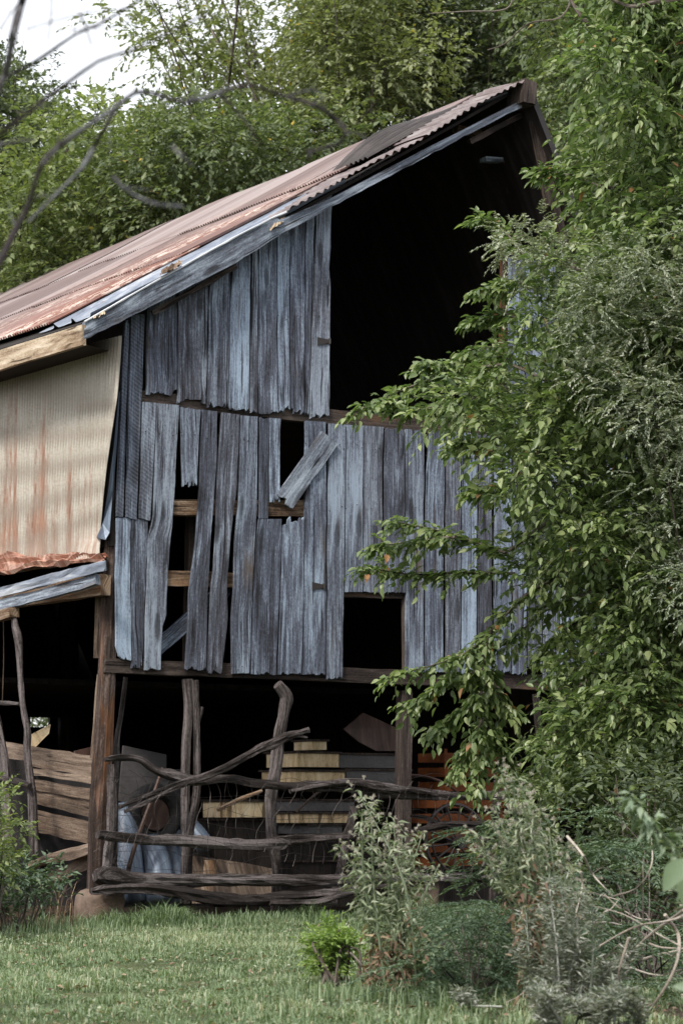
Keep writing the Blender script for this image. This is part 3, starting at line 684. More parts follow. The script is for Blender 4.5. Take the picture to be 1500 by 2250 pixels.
# bent blue edge of that wall
mb = MB(); E1 = [(262, 860), (250, 985), (238, 1080), (226, 1150), (212, 1182)]; E2 = [(263, 860), (256, 985), (248, 1080), (241, 1170), (232, 1186)]
V = []
for q in E1: V.append(hit(*q, 'x', -.06))
for q in E2: V.append(hit(*q, 'y', -.03))
n_ = len(E1); mb.add(V+[v+np.array([.01, .01, 0]) for v in V], [(i, i+1, n_+i+1, n_+i) for i in range(n_-1)]+[(2*n_+i, 3*n_+i, 3*n_+i+1, 2*n_+i+1) for i in range(n_-1)], [(0, i*.3) for i in range(n_)]+[(.1, i*.3) for i in range(n_)]+[(0, 0)]*2*n_, .3)
mb.build('bent_corner_sheet', BMETAL2, barn, label='bent blue grey strip at the corner')
# crumpled sheet at its foot
crumple('crumpled_sheet', (hit(-60, 1264, 'x', -.22), hit(226, 1232, 'x', -.12), hit(232, 1214, 'x', -.05), hit(-60, 1218, 'x', -.05)), FLAPM, .075, 22, 12, label='crumpled rusty sheet at the foot of the metal wall')
# lean-to fascia: blue metal over grey plank over header
mb = MB(); pbar('', (-80, 1322), (232, 1243), 21, y=-.24, th=.02, ax='x', m=mb, jit=.02); mb.build('eave_flashing', BMETAL, barn, label='dented blue metal strip over the side opening')
mb = MB(); pbar('', (-80, 1352), (215, 1274), 22, y=-.20, th=.05, ax='x', m=mb, jit=.012); mb.build('side_plank', WOOD_RAKE, barn)
mb = MB(); pbar('', (-80, 1330), (232, 1285), 42, y=-.06, th=.09, ax='x', m=mb, jit=.012); pbar('', (-60, 1368), (32, 1346), 22, y=-.22, th=.09, ax='x', m=mb); mb.build('side_header', WOOD_BEAM, barn)
# corner post
mb = MB()
P = [(248, 1150), (243, 1300), (238, 1450), (228, 1650), (219, 1800), (214, 1965)]
pp = [hit(x, y, 'y', .08) for x, y in P]; tube(mb, pp, [.062, .066, .07, .078, .08, .08], 7, 5, .12, r=.37)
mb.build('corner_post', WOOD_POST, barn, label='orange brown corner post')
mb = MB(); A = hit(218, 1300, 'y', .25); Bq = hit(214, 1446, 'y', .25); bar(mb, A, Bq, RT, .055, FH, .03)
A = hit(222, 1482, 'y', .2); Bq = hit(207, 1665, 'y', .2); bar(mb, A, Bq, RT, .06, FH, .04); A = hit(243, 1300, 'y', .3); bar(mb, A, hit(240, 1450, 'y', .3), RT, .1, FH, .04)
mb.build('post_strip', WOOD_TAN, barn)
# ---- inner walls, loft and back
mb = MB()
def box(mb, x0, x1, y0, y1, z0, z1, r=None, m=0):
    V = [(x0, y0, z0), (x1, y0, z0), (x1, y1, z0), (x0, y1, z0), (x0, y0, z1), (x1, y0, z1), (x1, y1, z1), (x0, y1, z1)]
    fs = [(3, 2, 1, 0), (4, 5, 6, 7), (0, 1, 5, 4), (1, 2, 6, 5), (2, 3, 7, 6), (3, 0, 4, 7)]
    mb.add(V, fs, [(v[0]+v[1], v[2]) for v in V], r, m)
h1 = hit(90, 1580, 'y', DEPTH); h2 = hit(760, 1535, 'y', DEPTH)
holes = [(h1[0]-.14, h1[0]+.13, h1[2]-.10, h1[2]+.08), (h2[0]-.06, h2[0]+.05, h2[2]-.03, h2[2]+.02)]
def back_wall(mb):
    xs = sorted({0.0, XW} | {h[0] for h in holes} | {h[1] for h in holes})
    for a, b in zip(xs, xs[1:]):
        zs = [0]
        for h in holes:
            if h[0] <= a+1e-6 and b <= h[1]+1e-6: zs += [h[2], h[3]]
        zt_ = min(roofz(min(a, XR), DEPTH), ZR)-.1 if a < XR else 5.0
        zs.append(max(zt_, 3.2)); zs.sort()
        for k in range(0, len(zs), 2): box(mb, a, b, DEPTH, DEPTH+.05, zs[k], zs[k+1])
back_wall(mb)
Vt = [(0, DEPTH+.01, 3.0), (XW, DEPTH+.01, 2.5), (XR, DEPTH+.01, ZR-.6)]; mb.add(Vt, [(0, 1, 2)], None, .5)
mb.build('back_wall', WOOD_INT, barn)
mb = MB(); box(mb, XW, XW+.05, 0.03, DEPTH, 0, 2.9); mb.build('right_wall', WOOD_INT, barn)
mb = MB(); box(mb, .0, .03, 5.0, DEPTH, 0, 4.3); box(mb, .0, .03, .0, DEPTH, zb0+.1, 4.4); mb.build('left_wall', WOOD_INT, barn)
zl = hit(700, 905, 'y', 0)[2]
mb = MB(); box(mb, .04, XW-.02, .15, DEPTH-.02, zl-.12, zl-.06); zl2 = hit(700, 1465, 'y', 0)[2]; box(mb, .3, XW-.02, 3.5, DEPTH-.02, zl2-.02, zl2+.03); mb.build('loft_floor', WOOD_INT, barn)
# foundation stones
def rock(name, c, s, seed, par, mat=STONE, flat=.5):
    mb = MB(); V = []; n = 12; U_ = []
    for i in range(n+1):
        for j in range(n*2):
            a = math.pi*i/n; b = math.pi*j/n; d = np.array([math.sin(a)*math.cos(b), math.sin(a)*math.sin(b), math.cos(a)])
            d = np.sign(d)*np.abs(d)**flat; d *= 1+.16*nz(*(d*1.7+seed))+.06*nz(*(d*5+seed)); V.append(np.array(c)+d*np.array(s)); U_.append((i, j))
    fs = [(i*2*n+j, (i+1)*2*n+j, (i+1)*2*n+(j+1) % (2*n), i*2*n+(j+1) % (2*n)) for i in range(n) for j in range(2*n)]
    mb.add(V, fs, U_, .5); return mb.build(name, mat, par, smooth=True)
c = hit(219, 2000, 'y', .0); c[2] = .11; rock('foundation_stone', c, (.17, .17, .155), 3, barn)
c = hit(915, 2020, 'y', -.1); c[2] = .13; rock('foundation_stone', c, (.17, .14, .2), 8, barn)
# posts under the beam
for nm, pr, y in (('branch_post', [(412, 1492, 12), (414, 1560, 10), (409, 1650, 11), (407, 1760, 11), (406, 1850, 9), (407, 1985, 11)], .0),
                  ('branch_post', [(428, 1494, 8), (431, 1560, 8), (433, 1650, 8), (433, 1740, 9), (424, 1800, 9), (416, 1850, 8), (414, 1960, 8)], -.06),
                  ('branch_post', [(609, 1504, 12), (628, 1530, 14), (624, 1565, 12), (614, 1620, 12), (607, 1690, 14), (596, 1760, 14), (597, 1840, 12), (608, 1900, 11), (606, 2000, 11)], -.04),
                  ('thin_pole', [(277, 1488, 5), (268, 1560, 5), (258, 1620, 6), (256, 1700, 6), (250, 1960, 6)], .25),
                  ('branch_post', [(1176, 1525, 8), (1182, 1600, 9), (1188, 1680, 8), (1190, 1990, 9)], -.02)):
    mb = MB(); ptube(mb, pr, 'y', y, 9, 4, .16)
    if nm == 'branch_post' and pr[0][0] == 428: ptube(mb, [(433, 1590, 6), (440, 1565, 6), (441, 1553, 6)], 'y', y, 7, 2, .1)
    mb.build(nm, WOOD_LOG, barn)
pbar('square_post', (888, 1518), (882, 1985), 27, y=.1, th=.10, mat=WOOD_DARK2, jit=.012)

# ============================================================ things by the barn
# hay trolley / pulley hanging
p = hit(1085, 352, 'y', .35)
tr = thing('hanging_pulley', p, 'small pale wooden block hanging on a rod inside the hay door peak', 'pulley')
mb = MB(); A = hit(1060, 351, 'y', .35); Bq = hit(1098, 353, 'y', .35); bar(mb, A, Bq, (0, 0, 1), .045, (0, 1, 0), .09, .004); mb.build('block', WOOD_RAKE, tr)
mb = MB(); box(mb, *(lambda q: (q[0]-.03, q[0]+.04, q[1]-.03, q[1]+.05, q[2]-.03, q[2]+.03))(hit(1106, 353, 'y', .35))); tube(mb, [hit(1112, 345, 'y', .33), hit(1114, 362, 'y', .33)], [.012, .012], 8, 1, 0); mb.build('bracket', RUSTY, tr)
mb = MB(); tube(mb, [hit(1098, 350, 'y', .38), hit(1098, 312, 'y', .4)], [.010, .010], 6, 1, 0); tube(mb, [hit(1090, 302, 'y', .42), hit(1088, 312, 'y', .42), hit(1094, 319, 'y', .42), hit(1101, 312, 'y', .42), hit(1098, 300, 'y', .42)], [.006]*5, 6, 3, 0); mb.build('hook_rod', RUSTY, tr)

# log fence
fence = thing('log_fence', hit(640, 2000, 'y', -.3), 'rough fence of stacked grey branch rails and sagging wire across the open ground floor', 'fence')
rails = [
 ([(228, 1666, 6), (262, 1668, 9), (305, 1671, 9), (340, 1690, 9), (375, 1706, 13), (430, 1712, 11), (500, 1714, 10), (560, 1720, 10), (640, 1726, 11), (700, 1730, 13), (760, 1733, 13), (830, 1738, 13), (900, 1741, 13), (1000, 1752, 11), (1110, 1750, 9)], -.24),
 ([(640, 1735, 6), (710, 1722, 9), (770, 1716, 9), (830, 1728, 9), (900, 1738, 8), (960, 1744, 6)], -.30),
 ([(264, 1777, 5), (320, 1750, 7), (390, 1727, 8), (450, 1706, 8), (500, 1685, 9), (560, 1652, 9), (600, 1636, 12), (630, 1618, 9), (676, 1601, 7)], -.33),
 ([(273, 1786, 4), (330, 1758, 5), (385, 1732, 6), (420, 1722, 5)], -.34),
 ([(615, 1634, 5), (650, 1622, 4), (674, 1620, 3)], -.33),
 ([(218, 1836, 11), (250, 1838, 15), (330, 1848, 15), (420, 1853, 14), (520, 1857, 14), (600, 1856, 16), (640, 1852, 8)], -.24),
 ([(560, 1862, 10), (620, 1846, 12), (700, 1840, 10), (780, 1836, 9), (850, 1842, 7)], -.20),
 ([(905, 1826, 8), (940, 1818, 9), (975, 1808, 10), (1040, 1812, 9), (1110, 1806, 8)], -.20),
 ([(900, 1793, 4), (930, 1797, 5), (960, 1808, 5)], -.2),
 ([(210, 1928, 14), (235, 1930, 19), (300, 1934, 17), (420, 1936, 15), (560, 1938, 14), (700, 1938, 13), (850, 1932, 10), (1000, 1926, 9), (1110, 1926, 8)], -.26),
 ([(198, 1958, 8), (240, 1954, 13), (320, 1952, 14), (400, 1962, 14), (480, 1974, 14), (560, 1976, 12), (640, 1968, 11), (760, 1956, 9), (860, 1948, 7)], -.30),
 ([(595, 1985, 6), (650, 1986, 7), (700, 1984, 8), (745, 1966, 9), (810, 1952, 7)], -.34),
 ([(215, 1690, 9), (218, 1760, 12), (240, 1800, 10), (236, 1900, 11), (228, 1960, 11)], -.14),
]
for pr, y in rails[:-1]:
    mb = MB(); ptube(mb, [(a+random.uniform(-3, 3), b+random.uniform(-3.5, 3.5), max(3, c*random.uniform(.78, 1.02))) for a, b, c in pr], 'y', y, 12, 5, .34); mb.build('rail', WOOD_LOG, fence)
mb = MB(); ptube(mb, [(243, 1680, 8), (248, 1760, 12), (244, 1830, 10), (236, 1900, 11), (232, 1975, 11)], 'y', -.12, 9, 4, .25); mb.build('stake', WOOD_LOG, fence)
mb = MB(); ptube(mb, [(1092, 1715, 9), (1088, 1800, 10), (1082, 1980, 10)], 'y', -.12, 8, 3, .15); mb.build('stake', WOOD_LOG, fence)
# wire: sagging net of thin irregular strands
mb = MB(); random.seed(21)
def strand(p, r=.0014, c=-.37): tube(mb, [hit(x, y, 'y', c+random.uniform(-.02, .02)) for x, y in p], [r]*len(p), 3, 3, 0, cap=False)
for k in range(7):
    y0 = 1716+k*32+random.uniform(-6, 6); strand([(x, y0+7*math.sin(x/55+k)+random.uniform(-6, 6)+(8 if 500 < x < 760 else 0)) for x in range(235, 1100, 34)], .0018)
x = 240
while x < 1000:
    y0 = 1718+random.uniform(-8, 8); strand([(x+random.uniform(-8, 8)+8*math.sin(q*2+x), y0+q*26) for q in range(0, 8 if x < 800 else 4)]); x += random.uniform(13, 20)
for _ in range(26):
    x = random.uniform(215, 290); y = random.uniform(1690, 1900); strand([(x, y), (x+random.uniform(-25, 25), y+random.uniform(5, 20)), (x+random.uniform(-30, 50), y+random.uniform(0, 50)), (x+random.uniform(-20, 70), y+random.uniform(-10, 60))])
mb.build('wire_mesh', IRON, fence)

# board pen on the left side opening
pen = thing('board_pen', hit(120, 1900, 'x', .15), 'low fence of wide tan boards closing the side opening', 'fence')
for pa, pb, wpx in (((-30, 1644), (212, 1686), 42), ((-30, 1680), (214, 1716), 13), ((60, 1722), (214, 1748), 22), ((75, 1744), (214, 1778), 40), ((20, 1790), (214, 1834), 46)):
    pbar('board', pa, pb, wpx, y=.16+random.uniform(-.02, .02), th=.025, mat=WOOD_TAN, par=pen, ax='x', jit=.012)
pbar('board', (90, 1938), (216, 1888), 28, y=.02, th=.03, mat=WOOD_TAN, par=pen, ax='x', jit=.01)
mb = MB(); ptube(mb, [(62, 1905, 9), (110, 1888, 11), (160, 1878, 13), (213, 1862, 12)], 'x', -.05, 10, 4, .25); mb.build('split_log', WOOD_TAN, pen)
mb = MB(); ptube(mb, [(95, 1870, 9), (98, 1920, 9), (100, 1975, 9)], 'x', .0, 8, 4, .2); mb.build('stake', WOOD_LOG, pen)
pole = thing('crooked_pole', hit(75, 1880, 'x', -.22), 'crooked grey branch propping the side eave', 'pole')
mb = MB(); ptube(mb, [(30, 1330, 5), (34, 1375, 8), (42, 1402, 10), (44, 1460, 7), (48, 1520, 7), (54, 1570, 7), (62, 1610, 9), (60, 1650, 8), (66, 1700, 9), (72, 1760, 10), (76, 1880, 11)], 'x', -.2, 10, 5, .15); mb.build('shaft', WOOD_LOG, pole)
mb = MB(); ptube(mb, [(-20, 1545, 5), (20, 1545, 5), (44, 1547, 4)], 'x', -.2, 8, 3, .2); mb.build('side_branch', WOOD_LOG, pole)
p2 = MB(); ptube(p2, [(-8, 1570, 8), (2, 1620, 9), (12, 1700, 11), (20, 1900, 11)], 'x', -.2, 9, 4, .15); tag(p2.build('grey_stake', WOOD_LOG), 'short grey stake at the left picture edge beside the tan boards', 'stake')
p3 = MB(); ptube(p3, [(-30, 1712, 6), (10, 1712, 7), (40, 1718, 8), (66, 1728, 7)], 'x', -.26, 8, 4, .25); tag(p3.build('short_rail', WOOD_LOG), 'short weathered branch rail tied to the crooked pole', 'rail')
rp = MB(); tube(rp, [hit(8, 1345, 'x', -.05), hit(9, 1440, 'x', -.05), hit(6, 1540, 'x', -.05)], [.004]*3, 5, 3, 0); tag(rp.build('hanging_rope', WOOD_TAN), 'thin rope hanging from the side eave', 'rope')

# stacked hive boxes
def hive(pl, pr_, yt, yb, y, dep, mat, label, rot=0.0, lid=True):
    A = hit(pl, yt, 'y', y); Bq = hit(pr_, yb, 'y', y); hgt = A[2]-Bq[2]; wid = Bq[0]-A[0]
    t = thing('wooden_box', ((A[0]+Bq[0])/2, y+dep/2, Bq[2]), label, 'box', 'old boxes piled inside the barn')
    mb = MB(); x0, x1 = A[0], Bq[0]
    g = .012
    V = []; box(mb, x0, x1, y, y+dep, Bq[2], A[2]-g, r=.5)
    mb.build('body', mat, t)
    if lid: mb = MB(); box(mb, x0-.02, x1+.02, y-.02, y+dep+.02, A[2]-g+.001, A[2]+.006, r=.2); mb.build('lid', WOOD_DARK, t)
    t.rotation_euler.z = random.uniform(-.05, .05)
    return t
Y = .9
hive(687, 718, 1626, 1648, Y+.1, .3, CREAM, 'small cream box on top of the pile')
hive(655, 744, 1652, 1686, Y, .5, CREAM, 'wide cream box just under the small top box')
hive(747, 868, 1655, 1688, Y+.02, .5, GREY_DULL, 'box beside the post on the second tier of the pile, grey for painted-in shade')  # right part of the pale row, its shade put into the grey
hive(638, 653, 1664, 1684, Y+.15, .3, CREAM, 'narrow cream box end at the left of the pile', lid=False)
hive(645, 757, 1692, 1728, Y-.05, .5, CREAM, 'cream box just above the top rail')
hive(760, 900, 1690, 1728, Y-.03, .5, GREY_DULL, 'long box behind the square post, grey for painted-in shade')
hive(663, 778, 1757, 1782, Y-.02, .5, GREY_DULL, 'dull box just below the top rail')
hive(664, 776, 1785, 1808, Y-.05, .5, CREAM, 'pale flat box third from the ground in the pile')
hive(680, 752, 1811, 1832, Y-.02, .5, GREY_DULL, 'short dull box near the middle rail')
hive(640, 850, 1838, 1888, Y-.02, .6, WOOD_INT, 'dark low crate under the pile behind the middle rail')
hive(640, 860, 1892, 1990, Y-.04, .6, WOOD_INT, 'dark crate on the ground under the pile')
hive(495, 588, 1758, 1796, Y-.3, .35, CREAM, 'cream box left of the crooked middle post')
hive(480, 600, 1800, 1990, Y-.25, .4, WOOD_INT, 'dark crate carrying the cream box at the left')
def slab(name, quad, mat, label, cat, y, th=.02, group=None):
    mb = MB(); V = [hit(px_, py_, 'y', y+dy) for px_, py_, dy in quad]; V2 = [v+np.array([0, th, 0]) for v in V]; n = len(V)
    U_ = [(v[0], v[2]) for v in V]
    mb.add(V+V2, [tuple(range(n-1, -1, -1)), tuple(range(n, 2*n))]+[(i, (i+1) % n, n+(i+1) % n, n+i) for i in range(n)], U_+U_, .5)
    return tag(mb.build(name, mat), label, cat, group)
slab('rusty_sheet', [(755, 1602, 0), (798, 1566, .05), (868, 1598, .05), (872, 1650, 0), (826, 1650, 0), (788, 1630, 0)], RUSTY, 'rust brown metal sheet resting on top of the boxes', 'metal sheet', 1.0)
slab('plywood_sheet', [(272, 1638, .2), (366, 1658, .2), (366, 1790, 0), (262, 1760, 0)], PANEL, 'dull grey panel leaning behind the left branch rail', 'panel', .7)
slab('plywood_sheet', [(350, 1690, .2), (410, 1690, .2), (410, 1990, -.1), (340, 1990, -.1)], PANEL, 'second dull panel leaning left of the twin posts', 'panel', 1.0)
slab('plank', [(452, 1890, .1), (478, 1890, .1), (468, 1970, 0), (444, 1970, 0)], WOOD_BEAM, 'short pale plank leaning behind the bottom rail', 'plank', .3)
slab('wide_board', [(425, 1880, .2), (600, 1905, .2), (600, 1985, 0), (425, 1985, 0)], WOOD_TAN, 'wide brownish board leaning behind the bottom rail', 'board', .45)
slab('leaning_lath', [(772, 1772, .3), (786, 1772, .3), (740, 1985, -.1), (724, 1985, -.1)], WOOD_LOG, 'grey lath leaning in front of the box pile', 'lath', .1)
def stick(pr, y, mat, label, nm='stick', cat='stick'):
    mb = MB(); ptube(mb, pr, 'y', y, 8, 4, .12); tag(mb.build(nm, mat), label, cat)
stick([(478, 1780, 4), (530, 1755, 5), (575, 1738, 4)], .3, WOOD_BEAM, 'tan stick slanting above the left cream box')
stick([(358, 1688, 4), (338, 1745, 4), (300, 1850, 5), (262, 1985, 5)], .25, RUSTY, 'rusty rod slanting in front of the metal ducts', 'rod', 'rod')
stick([(650, 1785, 3), (700, 1740, 3), (740, 1720, 3)], .5, WOOD_DARK, 'thin dark stick crossing the dull boxes')
# ducts
def duct(pr, y, label, rib=0, rad=None):
    t = thing('metal_duct', hit(pr[-1][0], pr[-1][1], 'y', y), label, 'duct', 'galvanised ducts leaning inside')
    mb = MB(); P = [hit(a, b, 'y', y+.25*(1-i/(len(pr)-1))) for i, (a, b, c) in enumerate(pr)]; R_ = [c/ppm(P[0]) for a, b, c in pr]
    if rib:
        P2 = catmull([list(p)+[r] for p, r in zip(P, R_)], 10); PP = [q[:3] for q in P2]; RR = [q[3]*(1+.08*(i % 2)) for i, q in enumerate(P2)]; tube(mb, PP, RR, 16, 1, .0)
    else: tube(mb, P, R_, 16, 4, .05)
    mb.build('pipe', BMETAL2, t, smooth=True)
    mb = MB(); d = P[0]-P[1]; d /= np.linalg.norm(d); tube(mb, [P[0]-d*.012, P[0]+d*.012], [R_[0]*1.06]*2, 16, 1, 0); mb.build('rim', BMETAL2, t, smooth=True)
duct([(272, 1775, 22), (278, 1850, 30), (290, 1985, 36)], .45, 'pale blue metal duct nearest the corner post')
duct([(330, 1850, 26), (345, 1900, 32), (352, 1985, 36)], .35, 'short wide duct between the corner post duct and twin posts')
duct([(368, 1808, 26), (385, 1880, 28), (402, 1985, 30)], .65, 'duct leaning behind the twin branch posts')
duct([(396, 1795, 20), (430, 1830, 20), (452, 1860, 20)], .4, 'ribbed duct piece poking out right of the twin posts', rib=1)
duct([(256, 1890, 16), (262, 1930, 18), (262, 1985, 20)], .3, 'narrow duct stub at the foot of the corner post')
t = thing('old_tyre', hit(335, 1990, 'y', .8), 'black rubber tyre standing behind the ducts', 'tyre')
mb = MB(); cc = hit(338, 1790, 'y', .62); Rr = .2; V = []; fs = []; n1, n2 = 28, 12
for i in range(n1):
    for j in range(n2):
        a = 2*math.pi*i/n1; b = 2*math.pi*j/n2; q = Rr+.06*math.cos(b); V.append(cc+np.array([q*math.cos(a), .07*math.sin(b), q*math.sin(a)]))
fs = [(i*n2+j, ((i+1) % n1)*n2+j, ((i+1) % n1)*n2+(j+1) % n2, i*n2+(j+1) % n2) for i in range(n1) for j in range(n2)]
mb.add(V, fs); mb.build('tread', DRUM, t, smooth=True)
mb = MB(); tube(mb, [cc-np.array([0, .03, 0]), cc+np.array([0, .03, 0])], [.13, .13], 20, 1, 0); mb.build('rim', RUSTY, t)
# orange crates
def crate(x0, x1, yt, yb, y, dep, n, label):
    A = hit(x0, yt, 'y', y); Bq = hit(x1, yb, 'y', y); H = A[2]-Bq[2]
    t = thing('orange_crate', ((A[0]+Bq[0])/2, y+dep/2, Bq[2]), label, 'crate', 'orange slatted crates')
    mb = MB()
    for k in range(n):
        z = Bq[2]+H*(k+.1)/n; box(mb, A[0], Bq[0], y, y+.015, z, z+H/n*.62); box(mb, A[0], Bq[0], y+dep-.015, y+dep, z, z+H/n*.62)
        box(mb, A[0]+.001, A[0]+.015, y+.016, y+dep-.016, z, z+H/n*.62); box(mb, Bq[0]-.015, Bq[0]-.001, y+.016, y+dep-.016, z, z+H/n*.62)
    mb.build('slats', ORANGE, t)
    for xx in (A[0]+.018, (A[0]+Bq[0])/2, Bq[0]-.045):
        mb = MB(); box(mb, xx, xx+.025, y+.0165, y+.035, Bq[2], A[2]); mb.build('batten', ORANGE, t)
crate(976, 1125, 1645, 1742, .75, .4, 3, 'orange slatted crate at the top, behind hanging leaves')
crate(958, 1110, 1745, 1812, .7, .4, 2, 'orange crate between the top and middle rails behind the wheel spokes')
crate(940, 1060, 1816, 1905, .65, .4, 3, 'orange crate lowest of the three, right of the tall weed')
hive(930, 1110, 1908, 1990, .62, .5, WOOD_INT, 'dark crate under the orange crates')
wt = thing('spoked_wheel', hit(1003, 1990, 'y', .45), 'dark iron spoked wheel leaning on the orange crates', 'wheel')
cc = hit(1003, 1852, 'y', .42); Rr = 84/ppm(cc)
mb = MB(); rg = [cc+np.array([Rr*math.cos(a), .04*math.sin(a), Rr*math.sin(a)]) for a in np.linspace(0, 2*math.pi, 33)]; tube(mb, rg, [.018]*33, 7, 1, 0); rg = [cc+np.array([Rr*.8*math.cos(a), .04*math.sin(a), Rr*.8*math.sin(a)]) for a in np.linspace(0, 2*math.pi, 33)]; tube(mb, rg, [.010]*33, 6, 1, 0); mb.build('rim', IRON, wt)
for k in range(14):
    a = 2*math.pi*k/14+.1; mb = MB(); tube(mb, [cc, cc+np.array([Rr*math.cos(a), 0, Rr*math.sin(a)])], [.009, .009], 5, 1, 0); mb.build('spoke', IRON, wt)
mb = MB(); tube(mb, [cc-np.array([0, .08, 0]), cc+np.array([0, .08, 0])], [.05, .05], 14, 1, 0); mb.build('hub', IRON, wt)
stick([(880, 1702, 3), (930, 1706, 3), (975, 1720, 3), (1010, 1745, 3)], .3, RUSTY, 'thin rusty hoop arching from the square post', 'hoop', 'hoop')
# clutter on the left inside
slab('tan_sheet', [(60, 1620, .1), (112, 1592, .1), (108, 1612, 0), (70, 1650, 0)], CREAM, 'curved tan sheet behind the top tan board', 'sheet', 2.4)
slab('metal_sheet', [(-40, 1660, .1), (215, 1690, .1), (215, 1990, 0), (-40, 1990, 0)], PANEL, 'grey blue panel seen through the gaps of the tan boards', 'panel', 1.5)
slab('dark_board', [(165, 1650, .1), (205, 1640, .1), (215, 1680, 0), (170, 1680, 0)], RUSTY, 'rust brown board end above the tan boards by the corner post', 'board', 1.2)

# ============================================================ VEGETATION
def leaves_mesh(name, O, A, Nn, S, W, rnd, mat, parent, fold=.18, curl=.12, fine=False):
    """O origins, A axes, Nn normals, S lengths, W width ratio"""
    A = A/np.linalg.norm(A, axis=1, keepdims=True); Nn = Nn-A*np.sum(A*Nn, 1, keepdims=True); Nn /= (np.linalg.norm(Nn, axis=1, keepdims=True)+1e-9); X = np.cross(A, Nn)
    S = S[:, None]; W = W[:, None]*S
    base = O; tip = O+A*S-Nn*S*curl; mid = O+A*S*.5-Nn*S*fold*.5
    l = O+A*S*.42-X*W*.5+Nn*S*fold*.35; r = O+A*S*.42+X*W*.5+Nn*S*fold*.35
    if fine:
        def pt(y, x): return O+A*S*y+X*W*x+Nn*S*(fold*.5*abs(x)*2-curl*y*y)
        n = len(O); V = np.stack([pt(0, 0), pt(.18, -.36), pt(.45, -.5), pt(.78, -.27), pt(1, 0), pt(.78, .27), pt(.45, .5), pt(.18, .36), pt(.45, 0)], 1).reshape(-1, 3); k = np.arange(n)[:, None]*9
        return np_mesh(name, V, [k+np.array([[0, 8, 2, 1]]), k+np.array([[8, 4, 3, 2]]), k+np.array([[0, 7, 6, 8]]), k+np.array([[8, 6, 5, 4]])], [rnd]*4, mat, parent)
    n = len(O); V = np.stack([base, l, tip, mid, r], 1).reshape(-1, 3); k = np.arange(n)[:, None]*5
    F1 = k+np.array([[0, 3, 2, 1]]); F2 = k+np.array([[0, 4, 2, 3]])
    return np_mesh(name, V, [F1, F2], [rnd, rnd], mat, parent)
def unit(v): return v/(np.linalg.norm(v, axis=-1, keepdims=True)+1e-9)
def twig_leaves(P, D, Ln, nl, size, spread=.9, droop=.25, w=.5, szv=.25, rv=None, upn=1.0):
    """vectorised: twigs P,D,Ln with nl alternate leaves each"""
    n = len(P); t = (np.arange(nl)+.5)/nl; t = np.tile(t, (n, 1))+RNG.uniform(-.04, .04, (n, nl))
    D = unit(D); side = unit(np.cross(D, np.tile([[0, 0, 1.0]], (n, 1))+RNG.normal(0, .15, (n, 3))))
    O = P[:, None]+D[:, None]*(t*Ln[:, None])[..., None]; O[..., 2] -= droop*Ln[:, None]*t**2
    sg = np.where(np.arange(nl) % 2 == 0, 1., -1.)[None, :, None]
    dd = D[:, None]-np.array([0, 0, 1.])*(2*droop*t)[..., None]*.6
    A = dd*(.55+.5*t[..., None])+side[:, None]*sg*spread*(1.1-t[..., None]*.8)+RNG.normal(0, .28, (n, nl, 3)); A[..., 2] -= .22
    Nn = np.array([0, 0, upn])+RNG.normal(0, .45, (n, nl, 3))
    S = size*(1+RNG.normal(0, szv, (n, nl))).clip(.4, 1.7)
    r0 = RNG.random(n) if rv is None else rv
    rr = (.6*r0[:, None]+.4*RNG.random((n, nl))).clip(0, .96); rr = np.where(RNG.random((n, nl)) < .006, 1.0, rr)
    return O.reshape(-1, 3), A.reshape(-1, 3), Nn.reshape(-1, 3), S.ravel(), np.full(n*nl, w), rr.ravel()
def twig_tubes(name, P, D, Ln, rad, mat, parent, droop=.25):
    n = len(P); D = unit(D); X = unit(np.cross(D, np.array([[.3, .1, 1.]]))); Yv = np.cross(D, X); V = []
    for t, rk in ((0, 1), (.5, .7), (1, .3)):
        c = P+D*(Ln*t)[:, None]; c = c.copy(); c[:, 2] -= droop*Ln*t*t
        for a in (0, 2.094, 4.188): V.append(c+(X*math.cos(a)+Yv*math.sin(a))*rad*rk)
    V = np.stack(V, 1).reshape(-1, 3); k = np.arange(n)[:, None]*9; Fs = []
    for s in (0, 3):
        for j in range(3): Fs.append(k+np.array([[s+j, s+(j+1) % 3, s+3+(j+1) % 3, s+3+j]]))
    return np_mesh(name, V, Fs, [np.full(n, .5)]*6, mat, parent)
def cluster_twigs(centers, rads, per, ln, up=.25):
    n = len(centers)*per; c = np.repeat(centers, per, 0); r = np.repeat(rads, per)
    d = unit(RNG.normal(0, 1, (n, 3))); d[:, 2] = d[:, 2]*.75+up; d = unit(d)
    p = c+d*(r*RNG.uniform(.25, 1, n)**.6)[:, None]
    return p, unit(d+RNG.normal(0, .35, (n, 3))), ln*RNG.uniform(.6, 1.35, n)
def in_poly(pts, x, y):
    ins = np.zeros(len(x), bool); n = len(pts); j = n-1
    for i in range(n):
        xi, yi = pts[i]; xj, yj = pts[j]
        c = ((yi > y) != (yj > y)) & (x < (xj-xi)*(y-yi)/(yj-yi+1e-12)+xi); ins ^= c; j = i
    return ins
def sample_region(poly, n, d0, d1, dens=None):
    xs = [p[0] for p in poly]; ys = [p[1] for p in poly]; out = []
    while len(out) < n:
        x = RNG.uniform(min(xs), max(xs), n*3); y = RNG.uniform(min(ys), max(ys), n*3); k = in_poly(poly, x, y); x = x[k]; y = y[k]
        for a, b in zip(x, y):
            if dens is None or RNG.random() < dens(a, b): out.append((a, b))
            if len(out) >= n: break
    q = np.array(out[:n]); d = RNG.uniform(d0, d1, n)
    return np.array([atd(a, b, dd) for (a, b), dd in zip(q, d)])
